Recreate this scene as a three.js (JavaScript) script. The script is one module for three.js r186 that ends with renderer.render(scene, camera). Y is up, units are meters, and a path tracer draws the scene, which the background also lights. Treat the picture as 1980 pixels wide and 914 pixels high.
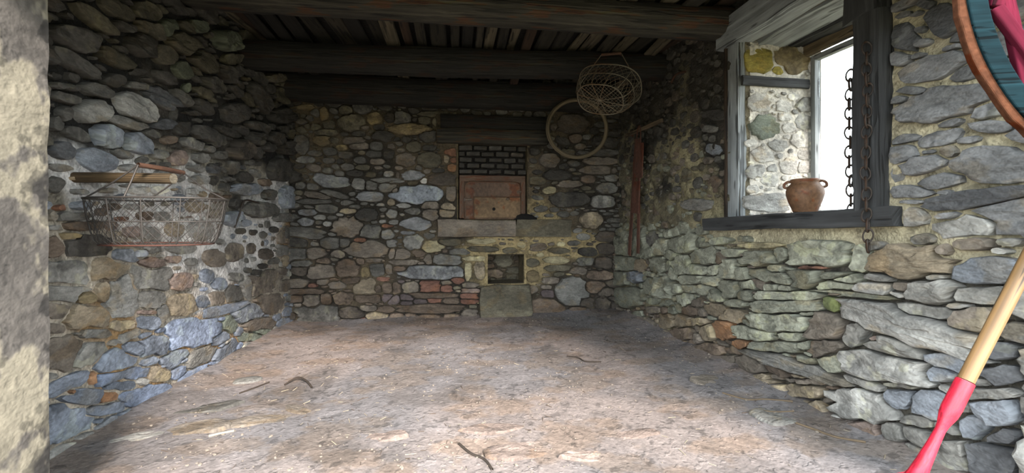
import * as THREE from 'three';
import { mergeGeometries, toCreasedNormals } from 'three/addons/utils/BufferGeometryUtils.js';
import { RoundedBoxGeometry } from 'three/addons/geometries/RoundedBoxGeometry.js';

// ---------------------------------------------------------------- camera, sky, sun, exposure
const scene = new THREE.Scene();
const FRAME_W = 1980, FRAME_H = 914, FOCAL = 830, EYE = 1.25;
const camera = new THREE.PerspectiveCamera(THREE.MathUtils.radToDeg(2 * Math.atan(FRAME_H / 2 / FOCAL)), FRAME_W / FRAME_H, 0.05, 200);
camera.position.set(0, EYE, 0);
camera.lookAt(0, EYE, -1);
camera.setViewOffset(FRAME_W, FRAME_H, 0, 27, FRAME_W, FRAME_H);
scene.add(camera);
// bright overcast sky: the same all round
scene.background = new THREE.Color().setRGB(0.87, 0.945, 1.0);
scene.backgroundIntensity = 5;
const renderer = new THREE.WebGLRenderer({ antialias: true });
renderer.toneMapping = THREE.LinearToneMapping;
renderer.toneMappingExposure = 1.55;
renderer.shadowMap.enabled = true;
// the sun behind thin cloud, at the back of the photographer: a wide soft disc
const sun = new THREE.DirectionalLight(new THREE.Color().setRGB(1.0, 0.9, 0.83), 6.5);
sun.position.set(4.0, 5.9, 5.6);
sun.target.position.set(-0.5, 0, -3.8);
sun.castShadow = true;
sun.shadow.radius = 22;
sun.shadow.mapSize.set(2048, 2048);
Object.assign(sun.shadow.camera, { left: -6, right: 6, top: 6, bottom: -6, near: 0.5, far: 30 });
scene.add(sun, sun.target);

// ---------------------------------------------------------------- chance and noise
function rng(seed) { let s = seed >>> 0; return () => { s = (s + 0x6D2B79F5) >>> 0; let t = s; t = Math.imul(t ^ (t >>> 15), t | 1); t ^= t + Math.imul(t ^ (t >>> 7), t | 61); return ((t ^ (t >>> 14)) >>> 0) / 4294967296; }; }
function hash3(x, y, z) { let h = Math.imul(x, 374761393) + Math.imul(y, 668265263) + Math.imul(z, 2147483647 ^ 0x5bd1e995) | 0; h = Math.imul(h ^ (h >>> 13), 1274126177); h ^= h >>> 16; return (h >>> 0) / 4294967296; }
const fade = t => t * t * (3 - 2 * t), mix = (a, b, t) => a + (b - a) * t, clamp = (x, a = 0, b = 1) => Math.min(b, Math.max(a, x));
const smooth = (a, b, x) => fade(clamp((x - a) / (b - a)));
function noise3(x, y, z) {
  const xi = Math.floor(x), yi = Math.floor(y), zi = Math.floor(z), u = fade(x - xi), v = fade(y - yi), w = fade(z - zi);
  const L = (j, k) => mix(hash3(xi, yi + j, zi + k), hash3(xi + 1, yi + j, zi + k), u);
  return mix(mix(L(0, 0), L(1, 0), v), mix(L(0, 1), L(1, 1), v), w) * 2 - 1;
}
const fbm3 = (x, y, z, n = 4) => { let s = 0, a = 1, t = 0; for (let i = 0; i < n; i++) { s += a * noise3(x, y, z); t += a; a *= 0.5; x *= 2.03; y *= 2.03; z *= 2.03; } return s / t; };
// tiling noise for textures
function tileNoise(x, y, p, q, seed) {
  const xi = Math.floor(x), yi = Math.floor(y), u = fade(x - xi), v = fade(y - yi), m = (a, n) => ((a % n) + n) % n;
  const h = (i, j) => hash3(m(xi + i, p), m(yi + j, q), seed);
  return mix(mix(h(0, 0), h(1, 0), u), mix(h(0, 1), h(1, 1), u), v);
}
function tileFbm(x, y, p, q, n, seed) { let s = 0, a = 1, t = 0; for (let i = 0; i < n; i++) { s += a * tileNoise(x * p, y * q, p, q, seed + i); t += a; a *= 0.55; p *= 2; q *= 2; } return s / t; }
function texture(size, fn, color = true) {
  const d = new Uint8Array(size * size * 4);
  for (let j = 0; j < size; j++) for (let i = 0; i < size; i++) {
    const c = fn(i / size, j / size), k = (j * size + i) * 4;
    for (let n = 0; n < 3; n++) d[k + n] = clamp(typeof c === 'number' ? c : c[n]) * 255;
    d[k + 3] = 255;
  }
  const t = new THREE.DataTexture(d, size, size);
  t.wrapS = t.wrapT = THREE.RepeatWrapping; t.magFilter = THREE.LinearFilter; t.minFilter = THREE.LinearMipmapLinearFilter; t.generateMipmaps = true;
  if (color) t.colorSpace = THREE.SRGBColorSpace;
  t.needsUpdate = true; return t;
}
// ---------------------------------------------------------------- materials
const T = {};
T.stoneA = texture(512, (x, y) => { const f = tileFbm(x, y, 4, 7, 5, 1), g = tileFbm(x, y, 24, 60, 3, 11), s = tileNoise(x * 128, y * 128, 128, 128, 5), w = smooth(.56, .7, tileFbm(x, y, 6, 8, 4, 21)); const b = .56 + .44 * f + .28 * (g - .5) + .12 * (s - .5); return [b * (1 + .03 * w), b * (1 - .01 * w), b * (1 - .07 * w)]; });
T.stoneB = texture(512, (x, y) => { const f = tileFbm(x, y, 6, 6, 5, 31), g = tileFbm(x, y, 40, 40, 3, 41), l = smooth(.58, .66, tileFbm(x, y, 9, 9, 4, 51)), k = smooth(.6, .7, tileFbm(x, y, 7, 7, 5, 61)); let b = .56 + .44 * f + .3 * (g - .5); b = b * (1 - .2 * k) + .08 * l; return [b, b, b * (1 - .05 * l)]; });
T.stoneBump = texture(512, (x, y) => .6 * tileFbm(x, y, 8, 16, 5, 71) + .4 * tileFbm(x, y, 40, 60, 3, 81), false);
T.mortar = texture(512, (x, y) => { const f = tileFbm(x, y, 5, 5, 5, 91), g = tileFbm(x, y, 48, 48, 3, 95), k = smooth(.58, .68, tileFbm(x, y, 8, 8, 4, 99)); const b = .66 + .36 * f + .3 * (g - .5) - .16 * k; return [b, b * .985, b * .96]; });
T.mortarBump = texture(512, (x, y) => .5 * tileFbm(x, y, 10, 10, 5, 101) + .5 * tileFbm(x, y, 60, 60, 3, 105), false);
T.wood = texture(512, (x, y) => { const g = tileFbm(x, y, 3, 48, 4, 111), f = tileFbm(x, y, 5, 9, 4, 115), c = smooth(.62, .7, tileFbm(x, y, 4, 40, 3, 119)); const b = .52 + .45 * g + .3 * (f - .5) - .3 * c; return [b, b * .97, b * .92]; });
T.beamWood = texture(512, (x, y) => { const g = tileFbm(x, y, 3, 48, 4, 211), f = tileFbm(x, y, 5, 9, 4, 215), c = smooth(.62, .7, tileFbm(x, y, 4, 40, 3, 219)), r = smooth(.55, .64, tileFbm(x, y, 4, 14, 5, 223)), l = smooth(.55, .66, tileFbm(x, y, 3, 10, 4, 227)); let b = .5 + .45 * g + .3 * (f - .5) - .3 * c + .2 * l; return [b * (1 + .45 * r), b * (1 - .02 * r), b * (.94 - .22 * r)]; });
T.woodBump = texture(512, (x, y) => .7 * tileFbm(x, y, 3, 48, 4, 111) + .3 * tileFbm(x, y, 8, 16, 4, 125) - .4 * smooth(.62, .7, tileFbm(x, y, 4, 40, 3, 119)), false);
T.dirt = texture(1024, (x, y) => {
  const f = tileFbm(x, y, 4, 4, 6, 131), g = tileFbm(x, y, 64, 64, 3, 135), p = smooth(.5, .64, tileFbm(x, y, 5, 6, 5, 139)), d = smooth(.64, .74, tileFbm(x, y, 24, 24, 4, 143)), s = tileNoise(x * 256, y * 256, 256, 256, 147);
  let b = .82 + .26 * (f - .5) + .22 * (g - .5) + .08 * (s - .5) - .16 * d; return [b, b * mix(.98, .94, p), b * mix(.97, .88, p)];
});
T.dirtBump = texture(1024, (x, y) => .45 * tileFbm(x, y, 12, 12, 5, 151) + .35 * tileFbm(x, y, 90, 90, 2, 155) + .3 * smooth(.6, .75, tileFbm(x, y, 40, 40, 3, 159)), false);
T.rust = texture(512, (x, y) => { const f = tileFbm(x, y, 5, 5, 5, 161), g = tileFbm(x, y, 40, 40, 3, 165), k = smooth(.55, .66, tileFbm(x, y, 7, 7, 5, 169)); const b = .7 + .3 * (f - .5) + .3 * (g - .5); return [b, b * mix(.93, .72, k), b * mix(.88, .52, k)]; });
T.plaster = texture(512, (x, y) => { const f = tileFbm(x, y, 4, 4, 5, 171), g = tileFbm(x, y, 50, 30, 3, 175), k = smooth(.54, .62, tileFbm(x, y, 6, 4, 5, 179)), m = smooth(.6, .68, tileFbm(x, y, 14, 12, 4, 183)); const b = .84 + .2 * (f - .5) + .2 * (g - .5) - .3 * k - .22 * m; return [b, b * .98, b * mix(.9, .97, k)]; });
const col = (hex) => new THREE.Color(hex);
function mat(hex, map, bump, scale, rough = 0.92, extra = {}) { return new THREE.MeshStandardMaterial({ color: col(hex), map: map || null, bumpMap: bump || null, bumpScale: scale || 0, roughness: rough, metalness: 0, ...extra }); }
const PAINT = (hex, map, bump, sc) => new THREE.MeshPhysicalMaterial({ color: col(hex), map, bumpMap: bump, bumpScale: sc, roughness: .9, specularIntensity: .15 });
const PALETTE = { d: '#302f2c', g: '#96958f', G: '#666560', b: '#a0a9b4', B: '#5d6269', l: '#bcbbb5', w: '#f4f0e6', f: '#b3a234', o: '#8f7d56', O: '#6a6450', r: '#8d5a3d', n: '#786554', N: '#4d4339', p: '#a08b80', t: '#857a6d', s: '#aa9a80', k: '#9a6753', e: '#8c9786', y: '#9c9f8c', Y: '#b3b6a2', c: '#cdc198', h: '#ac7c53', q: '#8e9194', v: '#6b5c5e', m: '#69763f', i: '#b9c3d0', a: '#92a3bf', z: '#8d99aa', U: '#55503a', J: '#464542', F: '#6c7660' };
const stoneMats = {};
for (const k in PALETTE) stoneMats[k] = [0, 1, 2].map(n => { const m = mat(PALETTE[k], n === 1 ? T.stoneB : T.stoneA, T.stoneBump, 0.015, 0.95); m.color.lerp(col('#807a70'), .26).multiplyScalar([1.12, 1.22, 0.98][n]); return m; });
const M = {
  mortar: mat('#ffffff', T.mortar, T.mortarBump, 0.02, 0.97, { vertexColors: true }),
  pebble: mat('#ffffff', T.stoneA, T.stoneBump, 0.012, 0.92, { vertexColors: true }),
  beam: mat('#4a4640', T.beamWood, T.woodBump, 0.012, 0.85),
  beamBlack: mat('#272523', T.beamWood, T.woodBump, 0.012, 0.85),
  plank: ['#343129', '#4b473e', '#23211f', '#736c5c'].map(c => mat(c, T.wood, T.woodBump, 0.006, 0.9)),
  plankPale: mat('#8f6d42', T.wood, T.woodBump, 0.006, 0.85),
  plankBrown: mat('#463529', T.wood, T.woodBump, 0.006, 0.9),
  frame: mat('#b0bcc8', T.wood, T.woodBump, 0.008, 0.7),
  frameDark: mat('#4a4e54', T.wood, T.woodBump, 0.008, 0.8),
  frameBrown: mat('#4f4136', T.wood, T.woodBump, 0.008, 0.85),
  headBoard: mat('#8a7c64', T.wood, T.woodBump, 0.008, 0.85),
  pole: mat('#6e5c40', T.wood, T.woodBump, 0.004, 0.8),
  poleEnd: mat('#b7b0a0', T.wood, T.woodBump, 0.003, 0.9),
  handleBrown: mat('#7d5a48', T.wood, T.woodBump, 0.003, 0.8),
  hoop: mat('#9b9078', T.wood, T.woodBump, 0.003, 0.75),
  wire: mat('#47433f', null, null, 0, 0.6, { metalness: 0.4 }),
  wirePale: mat('#aeb3a6', T.rust, null, 0, 0.55, { metalness: 0.35 }),
  wireRust: mat('#6b4a40', T.rust, null, 0, 0.8),
  ovenIron: mat('#8a7664', T.rust, T.mortarBump, 0.002, 0.7, { metalness: 0.15 }),
  ovenPlate: mat('#a08c6c', T.rust, T.mortarBump, 0.002, 0.7, { metalness: 0.15 }),
  iron: mat('#8f8d86', T.rust, T.mortarBump, 0.001, 0.5, { metalness: 0.5 }),
  rust: mat('#7d5a4d', T.rust, T.mortarBump, 0.003, 0.85),
  chain: mat('#5c5a58', T.rust, T.mortarBump, 0.001, 0.6, { metalness: 0.4 }),
  soot: mat('#1d1b1a', T.mortar, T.mortarBump, 0.01, 0.95),
  dirt: mat('#ffffff', T.dirt, T.dirtBump, 0.009, 0.97, { vertexColors: true }),
  plaster: mat('#8c8881', T.plaster, T.mortarBump, 0.008, 0.95),
  ground: mat('#8a8a6e', T.dirt, T.dirtBump, 0.02, 0.97),
  clay: mat('#a98768', T.rust, T.mortarBump, 0.001, 0.6),
  clayRim: mat('#9a7a62', T.rust, T.mortarBump, 0.001, 0.6),
  limewash: mat('#efece4', T.mortar, T.mortarBump, 0.015, 0.97),
  tyre: PAINT('#6b4a38', T.rust, T.mortarBump, 0.004),
  teal: PAINT('#16303a', T.wood, T.woodBump, 0.003),
  redPaint: PAINT('#6a2038', T.wood, T.woodBump, 0.002),
  shovelRed: mat('#e0304a', T.mortar, null, 0, 0.4),
  shovelWorn: mat('#c0506a', T.rust, null, 0, 0.5),
  shovelWood: mat('#b08d62', T.wood, T.woodBump, 0.001, 0.55),
  twig: mat('#8a7a66', T.wood, null, 0, 0.9),
  twigDark: mat('#4a4038', T.wood, null, 0, 0.9),
  straw: mat('#c2b190', null, null, 0, 0.9),
  glass: new THREE.MeshPhysicalMaterial({ color: '#ffffff', transmission: 1, thickness: 0, roughness: 0, ior: 1.45 }),
};
// ---------------------------------------------------------------- helpers
const used = {};
function numbered(name) { const n = used[name] = (used[name] ?? -1) + 1; return n ? `${name}_${String(n).padStart(3, '0')}` : name; }
function lit(o) { o.castShadow = true; o.receiveShadow = true; return o; }
function thing(name, label, category, pos = [0, 0, 0], kind) { const g = new THREE.Group(); g.name = numbered(name); g.position.set(...pos); g.userData = { label, category }; if (kind) g.userData.kind = kind; scene.add(g); return g; }
function part(name, geo, m, parent) { const o = lit(new THREE.Mesh(geo, m)); o.name = name; parent.add(o); return o; }
const V = (x, y, z) => new THREE.Vector3(x, y, z);
function tube(pts, r, sides = 6, seg, closed = false) { const c = new THREE.CatmullRomCurve3(pts.map(p => p.isVector3 ? p : V(...p)), closed, 'centripetal'); return new THREE.TubeGeometry(c, seg || Math.max(4, pts.length * 3), r, sides, closed); }
function box(w, h, d, x = 0, y = 0, z = 0, r = 0.006, seg = 2) { const g = new RoundedBoxGeometry(w, h, d, seg, Math.min(r, w / 2.1, h / 2.1, d / 2.1)); g.translate(x, y, z); return g; }
function metreUV(g, k = 1) { // box mapping in metres
  const p = g.attributes.position, n = g.attributes.normal, uv = new Float32Array(p.count * 2);
  for (let i = 0; i < p.count; i++) { const a = Math.abs(n.getX(i)), b = Math.abs(n.getY(i)), c = Math.abs(n.getZ(i)); let u, v; if (a > b && a > c) { u = p.getZ(i); v = p.getY(i); } else if (b > c) { u = p.getX(i); v = p.getZ(i); } else { u = p.getX(i); v = p.getY(i); } uv[2 * i] = u * k; uv[2 * i + 1] = v * k; }
  g.setAttribute('uv', new THREE.BufferAttribute(uv, 2)); return g;
}
// hewn timber: a rough rounded square swept along a line of [x, y of underside, z] points
function timber(pts, width, height, { seed = 1, sides = 14, step = 0.09, rough = 0.014, square = 4, taper = 0 } = {}) {
  const c = new THREE.CatmullRomCurve3(pts.map(p => V(...p)), false, 'centripetal'), len = c.getLength(), n = Math.max(2, Math.round(len / step)), pos = [], uv = [], idx = [];
  for (let i = 0; i <= n; i++) {
    const t = i / n, p = c.getPointAt(t), d = c.getTangentAt(t), side = V(-d.z, 0, d.x).normalize(), k = 1 - taper * t;
    for (let j = 0; j <= sides; j++) {
      const a = j / sides * Math.PI * 2, ca = Math.cos(a), sa = Math.sin(a), q = Math.pow(Math.abs(ca) ** square + Math.abs(sa) ** square, -1 / square), jj = j % sides;
      const nz = 1 + rough * 6 * fbm3(t * len * 1.3, Math.cos(jj / sides * 6.283) * 1.4 + seed * 7, Math.sin(jj / sides * 6.283) * 1.4, 3) + rough * 2 * noise3(t * len * 9, jj * .9, seed);
      const x = ca * q * width / 2 * nz * k, y = height / 2 + sa * q * height / 2 * nz * k;
      pos.push(p.x + side.x * x, p.y + y, p.z + side.z * x); uv.push(t * len * .8 + seed * .37, j / sides * 1.2);
    }
  }
  const w = sides + 1;
  for (let i = 0; i < n; i++) for (let j = 0; j < sides; j++) { const a = i * w + j; idx.push(a, a + 1, a + w, a + 1, a + w + 1, a + w); }
  for (const e of [0, n]) { const p = c.getPointAt(e / n), o = pos.length / 3; pos.push(p.x, p.y + height / 2, p.z); uv.push(0, 0); for (let j = 0; j < sides; j++) { const a = e * w + j; e ? idx.push(o, a, a + 1) : idx.push(o, a + 1, a); } }
  const g = new THREE.BufferGeometry(); g.setAttribute('position', new THREE.Float32BufferAttribute(pos, 3)); g.setAttribute('uv', new THREE.Float32BufferAttribute(uv, 2)); g.setIndex(idx); g.computeVertexNormals(); return g;
}
// a board or squared post with wavering edges, long axis x, centred, grain along x
function board(len, h, d, seed, rough = 0.006, seg = 0.12) {
  const n = Math.max(3, Math.round(len / seg)), g = new THREE.BoxGeometry(len, h, d, n, 2, 2), p = g.attributes.position, uv = g.attributes.uv;
  const cx = 0.72;
  for (let i = 0; i < p.count; i++) {
    let x = p.getX(i), y = p.getY(i), z = p.getZ(i); const ey = Math.abs(y) > h * .49, ez = Math.abs(z) > d * .49, k = ey && ez ? 1 - Math.min(.16, .006 / Math.min(h, d) * 1.2) : 1;
    const a = x * 2.1 + seed * 13.7;
    p.setXYZ(i, x + rough * noise3(y * 20, z * 20, seed), y * k + rough * noise3(a, y * 9 + 3, z * 9) + rough * .5 * noise3(x * 11, y * 5, z * 5 + seed), z * k + rough * noise3(a, y * 9 + 50, z * 9 + 20));
    uv.setXY(i, x * .8 + seed * .31, (y + z) * .8 + seed * .17);
  }
  g.computeVertexNormals(); return g;
}
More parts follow.
